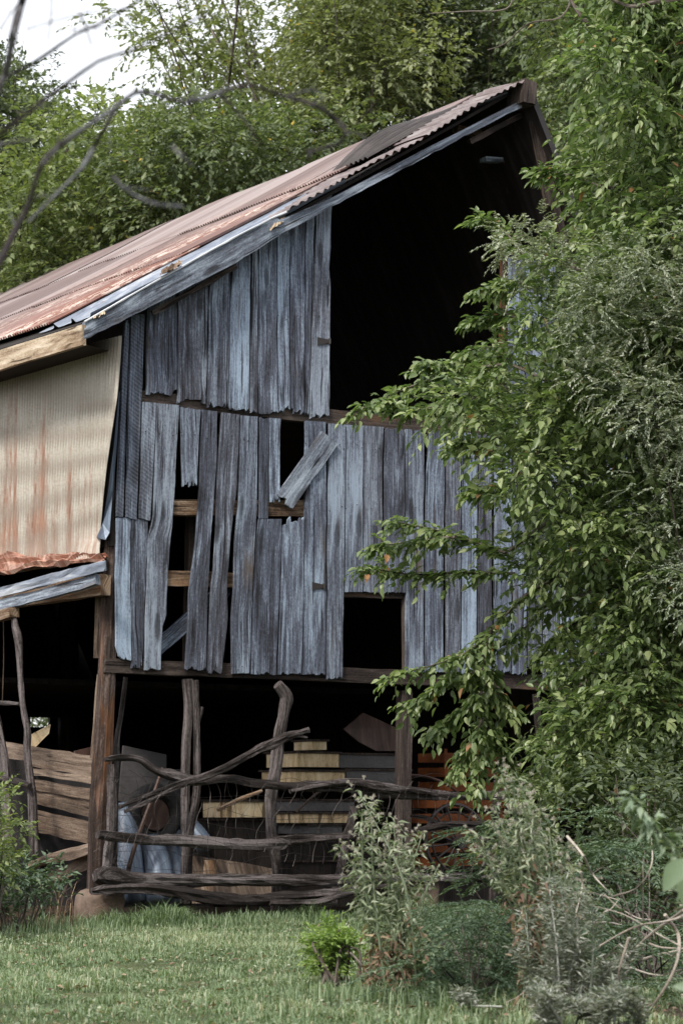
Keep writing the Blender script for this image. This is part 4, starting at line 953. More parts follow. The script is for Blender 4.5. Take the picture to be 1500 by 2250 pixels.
def limbs(mb, base, top, centers, r0, nl=14):
    """trunk and curved limbs reaching the clumps"""
    base = np.array(base, float); top = np.array(top, float); m1 = (base+top)/2+RNG.normal(0, .25, 3)
    tube(mb, [base, m1, top], [r0, r0*.75, r0*.35], 10, 5, .15)
    idx = RNG.permutation(len(centers))[:nl]
    for i in idx:
        c = centers[i]; k = RNG.uniform(.25, .85); st = base*(1-k)**1+top*k; st = (base*(1-k)**2+2*m1*k*(1-k)+top*k*k)
        if c[2] < st[2]: k = .3; st = (base*(1-k)**2+2*m1*k*(1-k)+top*k*k)
        mid = (st+c)/2+RNG.normal(0, .45, 3); mid[2] = min(mid[2], c[2]-.1); q = r0*(.36-.22*k); tube(mb, [st, mid, c, c+(c-mid)*.35+RNG.normal(0, .12, 3)], [q, q*.6, q*.3, q*.08], 6, 4, .15, cap=False)
def tree(name, label, group, centers, crad, base, top, lmat, per=34, nl=9, ln=.36, size=.075, w=.56, r0=.14, nlimbs=10, cat='tree', trunkmat=BARK):
    t = thing(name, base, label, cat, group)
    mb = MB(); limbs(mb, base, top, centers, r0, nlimbs); mb.build('trunk', trunkmat, t, smooth=True)
    rads = crad*RNG.uniform(.7, 1.3, len(centers)); P, D, Ln = cluster_twigs(centers, rads, per, ln)
    rv = np.repeat(RNG.random(len(centers)), per)*.8+.2*RNG.random(len(P))
    leaves_mesh('crown', *twig_leaves(P, D, Ln, nl, size, w=w, rv=rv), lmat, t)
    twig_tubes('twigs', P, D, Ln, .004, trunkmat, t)
    return t
def gbase(px, d):
    p = atd(px, HOR+5, d); p[2] = 0; return p
GB = 'trees growing behind the barn'
def btree(label, poly, d0, d1, n, crad, bpx, lmat, dens=None, **k):
    c = sample_region(poly, n, d0, d1, dens); d = (d0+d1)/2; base = gbase(bpx, d)
    topz = max(c[:, 2])-.5; tp = base+np.array([RNG.normal(0, .3), RNG.normal(0, .3), topz])
    return tree(k.pop('name', 'tree'), label, k.pop('group', GB), c, crad, base, tp, lmat, **k)
# left dark tree
btree('dark green dense tree at the left edge behind the roof', [(-150, 165), (20, 150), (75, 170), (110, 280), (120, 420), (100, 620), (-150, 640)], 36, 42, 100, .5, -20, L_DARK, per=32, size=.082)
btree('light yellow green bushy tree right of the dark left tree', [(70, 300), (150, 255), (250, 275), (300, 350), (330, 480), (200, 620), (0, 680), (20, 480)], 31, 36, 80, .42, 150, L_LITE, per=32, size=.078)
btree('mid green tree whose bushy lower crown meets the middle of the roof', [(270, 310), (420, 270), (640, 300), (760, 270), (800, 340), (600, 420), (380, 510), (240, 600), (220, 480)], 30, 36, 105, .42, 480, L_BACK, per=32, size=.075)
btree('tall airy tree with open branches against the white sky', [(210, 40), (300, -40), (560, -80), (700, -60), (760, 120), (740, 260), (600, 290), (480, 280), (400, 240), (330, 160)], 34, 40, 66, .36, 690, L_AIRY, per=20, size=.078, nlimbs=26, r0=.16, dens=lambda x, y: .42 if x < 400 else (.75 if y > 60 else .5))
btree('leafy tree above the upper roof slope with olive green crown', [(680, -60), (900, -80), (960, 60), (950, 220), (900, 300), (800, 330), (720, 280), (670, 150)], 32, 38, 95, .42, 800, L_AIRY, per=32, size=.075)
btree('dense dark tree right behind the roof peak', [(900, -60), (1250, -80), (1300, 100), (1290, 420), (1250, 560), (1180, 300), (1100, 240), (950, 280)], 34, 40, 150, .46, 1150, L_DARK, per=36, size=.075)
btree('green tree filling the gap right of the roof peak', [(1190, -60), (1400, -80), (1640, 0), (1640, 600), (1300, 620), (1240, 420), (1230, 200)], 28, 33, 120, .42, 1420, L_BACK, per=34, size=.075)
tw = sample_region([(-300, 300), (1900, 300), (1900, 700), (-300, 900)], 10, 50, 52)
wc = np.array([atd(x, y, RNG.uniform(46, 60)) for x in range(-500, 2100, 45) for y in (260+60*math.sin(x/170) if x > 760 else 520, 560, 640, 900, 1250, 1500, 1640, 1760)])
wp, wd_, wl = cluster_twigs(wc, np.full(len(wc), 1.1), 40, .7); keep = wp[:, 2] > 0
ang = RNG.uniform(math.radians(150), math.radians(330), 900); rr_ = RNG.uniform(17, 23, 900); oc = np.stack([CAM[0]+np.cos(ang)*rr_, CAM[1]+np.sin(ang)*rr_, RNG.uniform(.3, 8.5, 900)], 1)  # unseen trees behind the camera, added to block low sky light
op, od, ol = cluster_twigs(oc, np.full(900, 1.3), 14, 1.0); kk_ = op[:, 2] > 0
tag(leaves_mesh('unseen_shade_woods', *twig_leaves(op[kk_], od[kk_], ol[kk_], 7, .30, w=.55), L_DARK, None), 'unseen woodland behind the viewer, added to shade the barn', 'woods', kind='stuff')
wo_ = leaves_mesh('distant_woods', *twig_leaves(wp[keep], wd_[keep], wl[keep], 8, .13, w=.5), L_DARK, None); tag(wo_, 'dark far woodland showing between the nearer crowns', 'woods', kind='stuff')

# near tree on the right
RTREE = [(1350, -60), (1320, 140), (1375, 230), (1380, 330), (1380, 440), (1320, 520), (1220, 575), (1170, 640), (1130, 700), (1100, 790), (1000, 860), (1000, 910), (1060, 950), (1130, 1000), (1130, 1090), (1160, 1180), (1150, 1260), (1190, 1330), (1230, 1400), (1270, 1490), (1240, 1570), (1220, 1640), (1240, 1740), (1640, 1760), (1640, -60)]
near = thing('leafy_tree', (7.4, -3.2, 0), 'large green tree with oval leaves hanging over the right half of the barn', 'tree')
def rdens(x, y):
    v = .5+.9*nz(x/95., y/80., 3.3)
    if 1080 < x < 1340 and 1280 < y < 1520: v *= .15
    if 1100 < x < 1330 and 960 < y < 1280: v *= .45
    if 1080 < x < 1260 and 560 < y < 960: v *= .6
    if 1150 < x < 1320 and 60 < y < 260: v *= .6
    return max(.06, min(1, v+.15))
cs = sample_region(RTREE, 520, 18.2, 21.0, rdens)
cs2 = sample_region([(1300, -60), (1280, 400), (1350, 900), (1330, 1400), (1640, 1700), (1640, -60)], 120, 19.5, 21.5)
P, D, Ln = cluster_twigs(np.vstack([cs, cs2]), RNG.uniform(.11, .24, len(cs)+len(cs2)), 23, .24, .1)
# leading sprays: px polyline from the wood to the tip
sprays = [([(1110, 800), (1010, 815), (900, 850), (770, 910)], 19.6), ([(1100, 870), (1010, 880), (900, 905), (850, 880)], 19.4), ([(1140, 700), (1100, 690), (1040, 705)], 19.5), ([(1160, 620), (1110, 625), (1070, 635)], 19.4), ([(1120, 780), (1060, 770), (990, 800), (930, 800)], 19.6),
 ([(1150, 560), (1100, 500), (1060, 480)], 19.4), ([(1320, 410), (1250, 385), (1195, 375)], 19.4), ([(1110, 1215), (1040, 1190), (960, 1165), (860, 1145)], 19.3), ([(1130, 1260), (1010, 1258), (900, 1262), (795, 1245)], 19.3), ([(1000, 1180), (900, 1190), (830, 1200)], 19.3), ([(1100, 960), (1050, 970), (990, 975)], 19.4), ([(1140, 1040), (1090, 1070), (1040, 1075)], 19.4),
 ([(1330, 1230), (1180, 1290), (1080, 1380), (1010, 1440), (850, 1490)], 19.2), ([(1080, 1380), (1050, 1500), (1060, 1600), (1040, 1740)], 19.2), ([(1060, 1470), (980, 1500), (900, 1550)], 19.2), ([(1060, 1520), (1000, 1570), (960, 1600)], 19.2), ([(1060, 1580), (1030, 1640), (1010, 1680)], 19.2), ([(1070, 1600), (1100, 1650), (1110, 1690)], 19.2), ([(1300, 1300), (1200, 1340), (1100, 1420), (1000, 1440)], 19.3), ([(1060, 1440), (1090, 1520), (1120, 1560)], 19.2),
 ([(1400, 1300), (1260, 1370), (1190, 1440)], 19.3), ([(1420, 1400), (1330, 1500), (1230, 1600), (1180, 1640)], 19.0), ([(1400, 1500), (1320, 1590), (1230, 1680), (1160, 1740)], 18.9)]
bmb = MB(); SP, SD, SLn = [], [], []
for pl, d in sprays:
    pts = [atd(x, y, d+.25*math.sin(i)) for i, (x, y) in enumerate(pl)]; C = catmull(pts, 8); rr = np.linspace(.012, .003, len(pts)); tube(bmb, pts, rr, 5, 6, .1, cap=False)
    for i in range(1, len(C)):
        for _ in range(3 if i < len(C)-2 else 4):
            dr = C[i]-C[i-1]; dr /= np.linalg.norm(dr)+1e-9; SP.append(C[i-1]+(C[i]-C[i-1])*RNG.random()); SD.append(dr*.9+RNG.normal(0, .55, 3)*np.array([1, 1, .6])); SLn.append(RNG.uniform(.09, .19))
# main limbs of the near tree, coming in from the trunk at the right
trunk = MB(); TB = np.array([7.4, -3.2, 0.0]); TT = atd(1640, 500, 19.8)
tube(trunk, [TB, atd(1640, 1400, 19.8), atd(1630, 900, 19.8), TT, atd(1600, 50, 19.9)], [.16, .13, .11, .09, .05], 12, 6, .15)
trunk.build('trunk', BARK, near, smooth=True)
for pl, d, r0_ in (([(1640, 1400), (1480, 1400), (1330, 1470), (1200, 1560)], 19.6, .035), ([(1640, 1250), (1450, 1270), (1330, 1230), (1180, 1290), (1090, 1370)], 19.5, .035), ([(1640, 900), (1450, 880), (1290, 870), (1120, 800)], 19.7, .035), ([(1640, 700), (1450, 640), (1300, 600), (1150, 560)], 19.7, .03), ([(1640, 500), (1450, 430), (1320, 410)], 19.6, .03), ([(1630, 300), (1450, 150), (1300, 60), (1240, -20)], 19.6, .03), ([(1640, 1100), (1400, 1080), (1250, 1120), (1110, 1215)], 19.5, .03), ([(1640, 600), (1480, 400), (1440, 150), (1400, -60)], 19.9, .03)):
    tube(bmb, [atd(x, y, d+.2*math.sin(i*2)) for i, (x, y) in enumerate(pl)], np.linspace(r0_, .01, len(pl)), 7, 6, .12, cap=False)
bmb.build('limbs', BARK, near, smooth=True)
o1 = twig_leaves(P, D, Ln, 9, .054, w=.52, szv=.40, droop=.3); o2 = twig_leaves(np.array(SP), np.array(SD), np.array(SLn), 6, .058, w=.52, szv=.3, droop=.3)
leaves_mesh('crown', *[np.concatenate([a, b]) for a, b in zip(o1, o2)], L_NEAR, near, fold=.22, curl=.2, fine=True)
twig_tubes('twigs', P, D, Ln, .003, BARK, near)

# pinnate feathery foliage
def pinnate(P, D, Ln, npair=11, lf=.016, w=.38, droop=.5):
    """each P,D,Ln is one frond with pairs of leaflets"""
    return twig_leaves(P, D, Ln, npair*2, lf, spread=1.6, droop=droop, w=w, szv=.15)
def feather(name, label, cat, base, centers, crad, per, ln, mat, npair=10, lf=.03, droop=.5, up=.2, group=None, stems=12, flat=False, w=.35):
    t = thing(name, base, label, cat, group); mb = MB()
    for i in RNG.permutation(len(centers))[:stems]:
        c = centers[i]; b0 = np.array(base)+np.array([RNG.normal(0, .05), RNG.normal(0, .05), 0]); mid = (b0+c)/2+np.array([0, 0, .15])+RNG.normal(0, .08, 3); q_ = .4 if flat else 1; tube(mb, [b0, mid, c], [.012*q_, .008*q_, .003*q_], 5, 5, .1, cap=False)
    mb.build('stems', BARK, t)
    P, D, Ln = cluster_twigs(centers, np.full(len(centers), crad), per, ln, up)
    if flat:
        D[:, 2] *= .2; D = unit(D); cz = np.repeat(centers[:, 2], per); P[:, 2] = cz+(P[:, 2]-cz)*.3
    rv = np.repeat(RNG.random(len(centers)), per)
    pn = list(twig_leaves(P, D, Ln, npair*2, lf, spread=1.6, droop=droop, w=w, szv=.15, rv=rv))
    if flat: pn[2][:] = np.array([0, 0, 1.])+RNG.normal(0, .2, pn[2].shape); pn[1][:, 2] *= .5
    leaves_mesh('foliage', *pn, mat, t); twig_tubes('leaf_stalks', P, D, Ln, .0018, mat, t, droop)
    return t
fc = sample_region([(1260, 620), (1320, 560), (1420, 530), (1640, 480), (1640, 1000), (1420, 1000), (1370, 900), (1290, 830), (1230, 720)], 80, 17.6, 18.6, lambda x, y: max(.05, min(1, .4+1.4*nz(x/60., y/45., 1.1))))
fc = np.vstack([fc, sample_region([(1380, 900), (1640, 900), (1640, 1400), (1440, 1300)], 40, 17.6, 18.6, lambda x, y: max(.05, min(1, .4+1.4*nz(x/60., y/45., 5.1)))), sample_region([(1120, 520), (1200, 500), (1240, 600), (1150, 640)], 10, 18.4, 18.8)])
feather('feathery_tree', 'grey green feathery leaved young tree drooping in front of the leafy right tree', 'tree', gbase(1680, 18.2), fc, .2, 22, .12, L_GREY, npair=8, lf=.027, stems=5, droop=.25, w=.42)

def shrub(name, label, cat, base_px, d, poly, n, crad, per, ln, nl, size, mat, w=.4, up=.5, stems=18, group=None, dens=None, dd=.35, stemmat=BARK, droop=.15):
    base = gbase(base_px, d); base[2] = gz(base[0], base[1])-.01
    c = sample_region(poly, n, d-dd, d+dd, dens); c[:, 2] = np.maximum(c[:, 2], .03)
    t = thing(name, base, label, cat, group); mb = MB()
    for i in RNG.permutation(n)[:stems]:
        q = c[i]; b0 = base+np.array([RNG.normal(0, .06), RNG.normal(0, .06), 0]); tube(mb, [b0, b0*.4+q*.6+np.array([0, 0, .08])+RNG.normal(0, .04, 3), q], [.01, .006, .002], 5, 4, .1, cap=False)
    mb.build('stems', stemmat, t); P, D, Ln = cluster_twigs(c, np.full(n, crad), per, ln, up)
    leaves_mesh('foliage', *twig_leaves(P, D, Ln, nl, size, w=w, droop=droop), mat, t); return t
shrub('shrub', 'leafy green shrub at the lower left in front of the tan boards', 'shrub', -30, 18.6, [(-140, 1720), (0, 1740), (30, 1790), (60, 1860), (75, 1900), (20, 1930), (-140, 1960)], 50, .08, 13, .12, 6, .042, L_LITE, w=.5)
shrub('shrub', 'dark shrub behind the tall weeds at the lower right of the barn', 'shrub', 1400, 17.6, [(1160, 1730), (1640, 1620), (1640, 2050), (1250, 2060), (1150, 1900)], 95, .15, 13, .17, 6, .055, L_DARK, w=.45, stems=30, dd=.7)
shrub('seedling_bush', 'small bright green bush standing in the grass below the fence', 'bush', 745, 13.7, [(690, 2090), (715, 2045), (745, 2065), (790, 2080), (795, 2130), (750, 2160), (700, 2150)], 34, .045, 11, .08, 7, .030, L_BRIGHT, w=.4, up=.9, dd=.12)
shrub('shrub', 'low dark green weeds under the leafy left shrub', 'weeds', 40, 19.8, [(-100, 1900), (90, 1890), (130, 1960), (110, 2020), (-100, 2030)], 40, .1, 10, .15, 6, .05, L_FERN, w=.35)
# fern leaved bushes
fb = sample_region([(905, 2120), (900, 2050), (960, 1995), (1080, 1990), (1160, 2010), (1200, 2100), (1220, 2230), (1000, 2210), (900, 2200)], 80, 12.3, 14.4, lambda x, y: max(.04, min(1, .35+1.8*nz(x/45., y/30., 2.2)))); fb[:, 2] = np.maximum(fb[:, 2], .05)
feather('fern_leaved_bush', 'low fern leaved bush between the two tall weeds', 'bush', gbase(1050, 12.9), fb, .13, 11, .21, L_FERN, npair=13, lf=.026, droop=.35, up=.25, flat=True, stems=24, w=.3)
fb = sample_region([(1240, 1780), (1340, 1760), (1460, 1840), (1500, 1960), (1640, 2100), (1640, 2260), (1250, 2260), (1230, 2000)], 70, 12.2, 17.4, lambda x, y: max(.04, min(1, .35+1.8*nz(x/50., y/35., 7.2)))); fb[:, 2] = np.maximum(fb[:, 2], .05)
feather('fern_leaved_bush', 'taller fern leaved bush tangled with dead sticks at the lower right', 'bush', gbase(1420, 14.0), fb, .12, 10, .2, L_FERN, npair=11, lf=.036, droop=.35, up=.2, flat=True, stems=30, w=.3)
fb = sample_region([(1010, 1830), (1120, 1800), (1200, 1850), (1160, 1960), (1040, 1960), (1060, 1900)], 24, 18.4, 18.9)
feather('fern_leaved_bush', 'sparse feathery sprig in front of the orange crates', 'bush', gbase(1180, 18.6), fb, .12, 9, .2, L_FERN, npair=11, lf=.036, droop=.3, up=.2, flat=True, stems=16, w=.3)

# tall weeds: upright stems with narrow drooping leaves, fluffy heads, withered base
def weed(label, base_px, d, tips, nstem_leaf, wither=.35, fluff=1.0, leafm=L_WEED, name='tall_weed'):
    base = gbase(base_px, d); base[2] = gz(base[0], base[1])-.01; t = thing(name, base, label, 'weed'); mb = MB()
    Ps, Ds, Ls, Hs = [], [], [], []; FP = []
    for (x, y) in tips:
        tip = atd(x+random.uniform(-6, 6), y, d+random.uniform(-.2, .2)); b0 = base+np.array([random.gauss(0, .05), random.gauss(0, .05), 0]); mid = b0*.45+tip*.55; mid[:2] = mid[:2]*.7+b0[:2]*.3+np.array([random.gauss(0, .04), random.gauss(0, .04)])
        pts = [b0, mid, tip]; tube(mb, pts, [.008, .006, .0025], 5, 6, .08, cap=False, r=.3); C = catmull(pts, 14)
        for i in range(1, len(C)):
            for _ in range(nstem_leaf):
                Ps.append(C[i]); a = random.uniform(0, 6.283); Ds.append((math.cos(a), math.sin(a), random.uniform(.1, .9))); Ls.append(random.uniform(.015, .075)); Hs.append(i/len(C))
        for _ in range(int(7*fluff)):
            k = random.choice(range(len(C)-7, len(C))); FP.append(C[k]+np.array([random.gauss(0, .035), random.gauss(0, .035), random.uniform(-.02, .07)]))
    Ps, Ds, Ls, Hs = map(np.array, (Ps, Ds, Ls, Hs)); mb.build('stems', L_WEED, t)
    dry = RNG.random(len(Hs)) < np.clip((wither-Hs)*4+.35, 0, .9)*(Hs < wither+.2)
    leaves_mesh('leaves', *twig_leaves(Ps[~dry], Ds[~dry], Ls[~dry], 3, .036, w=.24, droop=.5, szv=.45, upn=.6), leafm, t, curl=.35)
    if dry.sum(): leaves_mesh('withered_leaves', *twig_leaves(Ps[dry], Ds[dry], Ls[dry], 3, .036, w=.35, droop=1.0, szv=.4, upn=.3), L_DRY, t, curl=.6)
    if len(FP):
        FP = np.array(FP); n = len(FP); k = 26; O = np.repeat(FP, k, 0); A = RNG.normal(0, 1, (n*k, 3)); A[:, 2] += .5
        leaves_mesh('seed_heads', O, A, RNG.normal(0, 1, (n*k, 3)), RNG.uniform(.008, .016, n*k), np.full(n*k, .18), RNG.random(n*k)*.9, L_FLUFF, t)
random.seed(5)
weed('tall ragged weed left of the fern bush, with pale seed heads and brown withered base', 872, 12.9, [(785, 1740), (800, 1780), (815, 1765), (845, 1795), (860, 1810), (880, 1840), (905, 1870), (925, 1830), (770, 1850), (790, 1900), (940, 1930), (820, 1840), (850, 1880), (765, 1930), (960, 1900), (745, 1860)], 2, fluff=1.6)
weed('taller weed in front of the leafy tree, with fluffy tops and a rusty brown middle', 1215, 12.2, [(1105, 1690), (1120, 1710), (1090, 1770), (1135, 1700), (1150, 1760), (1075, 1790), (1180, 1780), (1200, 1820), (1230, 1860), (1110, 1830), (1060, 1870), (1250, 1900), (1160, 1850), (1140, 1800), (1040, 1830), (1280, 1950)], 2, wither=.55, fluff=2)
# silver sage
def sage(label, base_px, d, tips, nm='sagebrush'):
    base = gbase(base_px, d); t = thing(nm, base, label, 'bush'); mb = MB(); Ps, Ds, Ls = [], [], []
    for (x, y) in tips:
        tip = atd(x, y, d+random.uniform(-.2, .2)); b0 = base*.35+np.array([tip[0], tip[1], 0])*.65; b0[2] = 0; pts = [b0, b0*.5+tip*.5+RNG.normal(0, .04, 3), tip]; tube(mb, pts, [.006, .004, .002], 5, 6, .1, cap=False); C = catmull(pts, 12)
        for i in range(7, len(C)):
            for _ in range(4): Ps.append(C[i]+RNG.normal(0, .008, 3)); a = random.uniform(0, 6.283); Ds.append((math.cos(a), math.sin(a), random.uniform(.3, 1.2))); Ls.append(random.uniform(.02, .06))
    mb.build('stems', L_SILV, t); leaves_mesh('foliage', *twig_leaves(np.array(Ps), np.array(Ds), np.array(Ls), 4, .034, w=.18, droop=0, upn=.5), L_SILV, t)
sage('silvery sage like bush right of the brown withered weed', 1270, 11.9, [(1235+random.gauss(0, 1)*(18+.35*(y_-1930)), y_) for y_ in [random.uniform(1930, 2190) for _ in range(19)]])
sage('small silvery sprigs at the foot of the sage bush', 1280, 11.0, [(random.uniform(1160, 1420), random.uniform(2165, 2225)) for _ in range(12)])

# dead sticks lower right
dead = thing('dead_branch', gbase(1440, 11.8), 'bare pale dead branch forking over the ground at the lower right corner', 'branch')
for pl, r_ in (([(1500, 2000), (1420, 2060), (1370, 2110), (1310, 2180), (1250, 2260)], 3.5), ([(1380, 2060), (1360, 2130), (1355, 2180), (1375, 2240)], 3), ([(1460, 2010), (1490, 2060), (1480, 2130), (1440, 2200), (1420, 2250)], 4.5), ([(1245, 1838), (1280, 1880), (1300, 1920), (1345, 1970)], 3), ([(1275, 1915), (1278, 1950), (1265, 2005)], 2.5), ([(1345, 1970), (1400, 1950), (1430, 1900), (1430, 1840)], 2.2), ([(1200, 2120), (1150, 2180), (1110, 2250)], 2.2), ([(1540, 1990), (1480, 2020), (1400, 2035), (1330, 2070), (1240, 2130)], 3), ([(1495, 2080), (1440, 2050), (1370, 2010), (1300, 1990)], 2)):
    mb = MB(); P_ = [atd(x, y, 11.9+.25*math.sin(i+x)) for i, (x, y) in enumerate(pl)]
    for q in P_: q[2] = max(q[2], .02)
    tube(mb, P_, np.linspace(r_, r_*.45, len(pl))/ppm(P_[0]), 6, 6, .15); mb.build('stick', BARK_PALE, dead)
for k_ in range(16):
    x_, y_ = random.uniform(1230, 1500), random.uniform(1950, 2230); d_ = random.uniform(12, 15); a_ = random.uniform(-.9, .9); L_ = random.uniform(60, 170); P_ = [atd(x_+L_*t*math.cos(a_)+random.uniform(-8, 8), y_-L_*t*math.sin(a_)+random.uniform(-8, 8), d_) for t in (0, .35, .7, 1)]
    for q in P_: q[2] = max(q[2], .02)
    mb = MB(); tube(mb, P_, [.0045, .004, .003, .0015], 5, 3, .2); mb.build('stick', BARK_PALE, dead)

# blurred sprig close to the camera, right
fs_ = thing('foreground_sprig', gbase(1600, 8.5), 'soft focus leafy sprig reaching in from the right edge close to the viewer', 'plant'); mb = MB()
C0 = [atd(1600, 2500, 8.6), atd(1560, 2150, 8.6), atd(1500, 1900, 8.6), atd(1440, 1820, 8.6), atd(1385, 1745, 8.6)]; C0[0][2] = 0; tube(mb, C0, [.008, .006, .005, .004, .002], 6, 6, .08); mb.build('stem', L_WEED, fs_)
C = catmull(C0[1:], 10); Pq = np.array([c for c in C[6:] for _ in range(3)]); Dq = RNG.normal(0, 1, Pq.shape); leaves_mesh('leaves', *twig_leaves(Pq, Dq, np.full(len(Pq), .03), 2, .05, w=.33, droop=.2), L_SPRIG, fs_)
for o_, a_, n_ in ((atd(1500, 1885, 8.2), -RT*.5-ZZ*.8, .12), (atd(1515, 1900, 8.3), -RT*.15-ZZ*.9, .13), (atd(1520, 2170, 8.3), -RT*1.+ZZ*.1, .06)):
    leaves_mesh('large_leaf', np.array([o_]), np.array([a_]), np.array([-FH+ZZ*.4]), np.array([n_]), np.array([.55]), np.array([.4]), L_SPRIG, fs_, fine=True)

# blurred bare branches close to the camera, upper left
bare = thing('bare_branch', atd(-260, 900, 5.6), 'out of focus bare dark branches crossing the upper left corner', 'branch')
for i, (pl, r_) in enumerate((([(60, -30), (48, 10), (28, 75), (10, 165), (-30, 240)], 10), ([(15, 170), (60, 148), (110, 115), (160, 80), (225, 50), (330, -10)], 4.5), ([(-20, 310), (0, 295), (85, 232), (140, 190), (215, 135), (285, 110), (350, 85), (460, 25)], 5.5),
   ([(-30, 620), (0, 580), (40, 505), (65, 440), (90, 365), (130, 320), (200, 270), (250, 240), (300, 205), (350, 208), (410, 222), (480, 203), (550, 188), (625, 210), (690, 230), (740, 262), (762, 292), (735, 322), (680, 336)], 7),
   ([(265, 225), (235, 275), (205, 320), (175, 372), (120, 430), (60, 490)], 5), ([(245, 388), (270, 412), (305, 434), (350, 450), (400, 456)], 5), ([(172, 30), (185, 55), (205, 100)], 3.5), ([(0, 62), (22, 30), (45, 0)], 2.5), ([(60, 66), (110, 48), (190, 28), (300, 12)], 2.5), ([(116, -10), (114, 40), (108, 90)], 2.5), ([(480, 205), (520, 245), (560, 290), (575, 320)], 4), ([(-10, 320), (30, 312), (80, 305)], 4), ([(625, 210), (690, 196), (710, 215)], 3), ([(680, 336), (676, 350)], 4), ([(380, 320), (400, 340), (425, 365)], 4), ([(345, 0), (300, 40), (250, 60), (120, 70)], 2.2))):
    d = 5.5+.4*math.sin(i*2.1); mb = MB(); P_ = [atd(x+random.uniform(-3, 3), y+random.uniform(-3, 3), d+random.uniform(-.05, .05)) for x, y in pl]; pm = ppm(P_[0]); tube(mb, P_, np.linspace(r_*1.0, r_*.6, len(pl))/pm, 7, 2, .3)
    for q in range(1, len(pl)-1):
        if random.random() < .6:
            a = np.array(P_[q]); dr = P_[q]-P_[q-1]; dr /= np.linalg.norm(dr); sd = np.cross(dr, FW)*random.choice([-1, 1]); L_ = random.uniform(30, 75)/pm
            b1_ = a+(dr*.6+sd*.7)*L_*.5; tube(mb, [a, b1_, b1_+(dr*.9+sd*random.uniform(-.2, .8))*L_*.6], [r_*.35/pm, r_*.25/pm, r_*.12/pm], 5, 2, .2)
    mb.build('limb', BARK_NEAR, bare)
# branch entering at the top right
btr = thing('overhanging_branch', atd(1700, 1100, 21), 'dark bare limb crossing the top right corner', 'branch')
for pl, r_ in (([(1640, -30), (1500, -5), (1440, 4), (1390, 14), (1350, 2), (1300, -20)], 6), ([(1245, -20), (1250, 10), (1225, 40), (1160, 52), (1110, 95), (1070, 110)], 2.5), ([(1130, -20), (1110, 20), (1020, 25), (940, 30)], 2)):
    mb = MB(); P_ = [atd(x, y, 18.5) for x, y in pl]; tube(mb, P_, np.linspace(r_, r_*.5, len(pl))/ppm(P_[0]), 7, 5, .12); mb.build('limb', BARK, btr)

# ============================================================ GRASS
def grass(n=400000):
    d = np.sqrt(RNG.uniform(9.3**2, 21.6**2, n)); px = RNG.uniform(-260, 1760, n)
    P = CAM[None]+FH[None]*d[:, None]+RT[None]*(d*(px-CX)/F)[:, None]
    x, y = P[:, 0], P[:, 1]
    nzv = np.array([nz(a*1.6, b*1.6, 1) for a, b in zip(x, y)]); nz2 = np.array([nz(a*.5, b*.5, 8) for a, b in zip(x, y)])
    bare_ = (px > 900+RNG.normal(0, 60, n)) & (d < 12.6) & (RNG.random(n) < .6)
    keep = (y < -.62+.35*nzv) & ~bare_ & (RNG.random(n) < .75+.9*nzv)
    P = P[keep]; x, y, nzv, nz2, px, d = x[keep], y[keep], nzv[keep], nz2[keep], px[keep], d[keep]; n = len(P)
    P[:, 2] = [gz(a, b)-.004 for a, b in zip(x, y)]
    fence_near = (y > -1.0) & (x > .3)
    nz3 = np.array([nz(a*6, b*4, 5) for a, b in zip(x, y)]); H = RNG.uniform(.016, .05, n)*(1+1.3*nzv+.7*nz2+1.6*nz3).clip(.2, 3.2); H = np.where(fence_near, H*.8, H); H = np.where((x < .3) & (y > -1.0), H*1.5, H)
    a = RNG.uniform(0, 6.283, n); lean = RNG.uniform(.2, 1.9, n); Lx = np.stack([np.cos(a), np.sin(a), np.zeros(n)], 1); Sx = np.stack([-np.sin(a), np.cos(a), np.zeros(n)], 1)
    wv = RNG.uniform(.0016, .0036, n)[:, None]; Hh = H[:, None]; up_ = np.array([[0, 0, 1.]])
    b0 = P-Sx*wv; b1 = P+Sx*wv; m0 = P+up_*Hh*.6+Lx*Hh*.22*lean[:, None]; tip = P+up_*Hh*(1-.35*lean[:, None])+Lx*Hh*.8*lean[:, None]
    V = np.stack([b0, b1, m0-Sx*wv*.8, m0+Sx*wv*.8, tip], 1).reshape(-1, 3); k = np.arange(n)[:, None]*5
    r = (.46+.4*nz2+.35*nzv+.35*nz3+RNG.normal(0, .2, n)).clip(0, .93); r = np.where(RNG.random(n) < .05, 1, r)
    o = np_mesh('grass', V, [k+np.array([[0, 1, 3, 2]]), k+np.array([[2, 3, 4]])], [r, r], GRASSM); tag(o, 'short grey green grass covering the ground in front of the barn', 'grass', kind='stuff')
grass()
def clover(n=15000):
    d = np.sqrt(RNG.uniform(9.6**2, 20.8**2, n)); px = RNG.uniform(-200, 1300, n); P = CAM[None]+FH[None]*d[:, None]+RT[None]*(d*(px-CX)/F)[:, None]
    kk = np.array([nz(a*2.2, b*1.6, 17) for a, b in zip(P[:, 0], P[:, 1])]); P = P[(kk > .02) & (P[:, 1] < -.5)]; n = len(P)
    P[:, 2] = [gz(a, b)+random.uniform(.01, .05) for a, b in zip(P[:, 0], P[:, 1])]
    A = RNG.normal(0, 1, (n, 3)); A[:, 2] = abs(A[:, 2])*.4; o = leaves_mesh('clover', P, A, np.array([0, 0, 1.])+RNG.normal(0, .4, (n, 3)), RNG.uniform(.012, .026, n), RNG.uniform(.4, .8, n), RNG.random(n)*.9, L_WEED, None); tag(o, 'small broad leaved clover and weeds mixed into the grass', 'ground cover', kind='stuff')
clover()
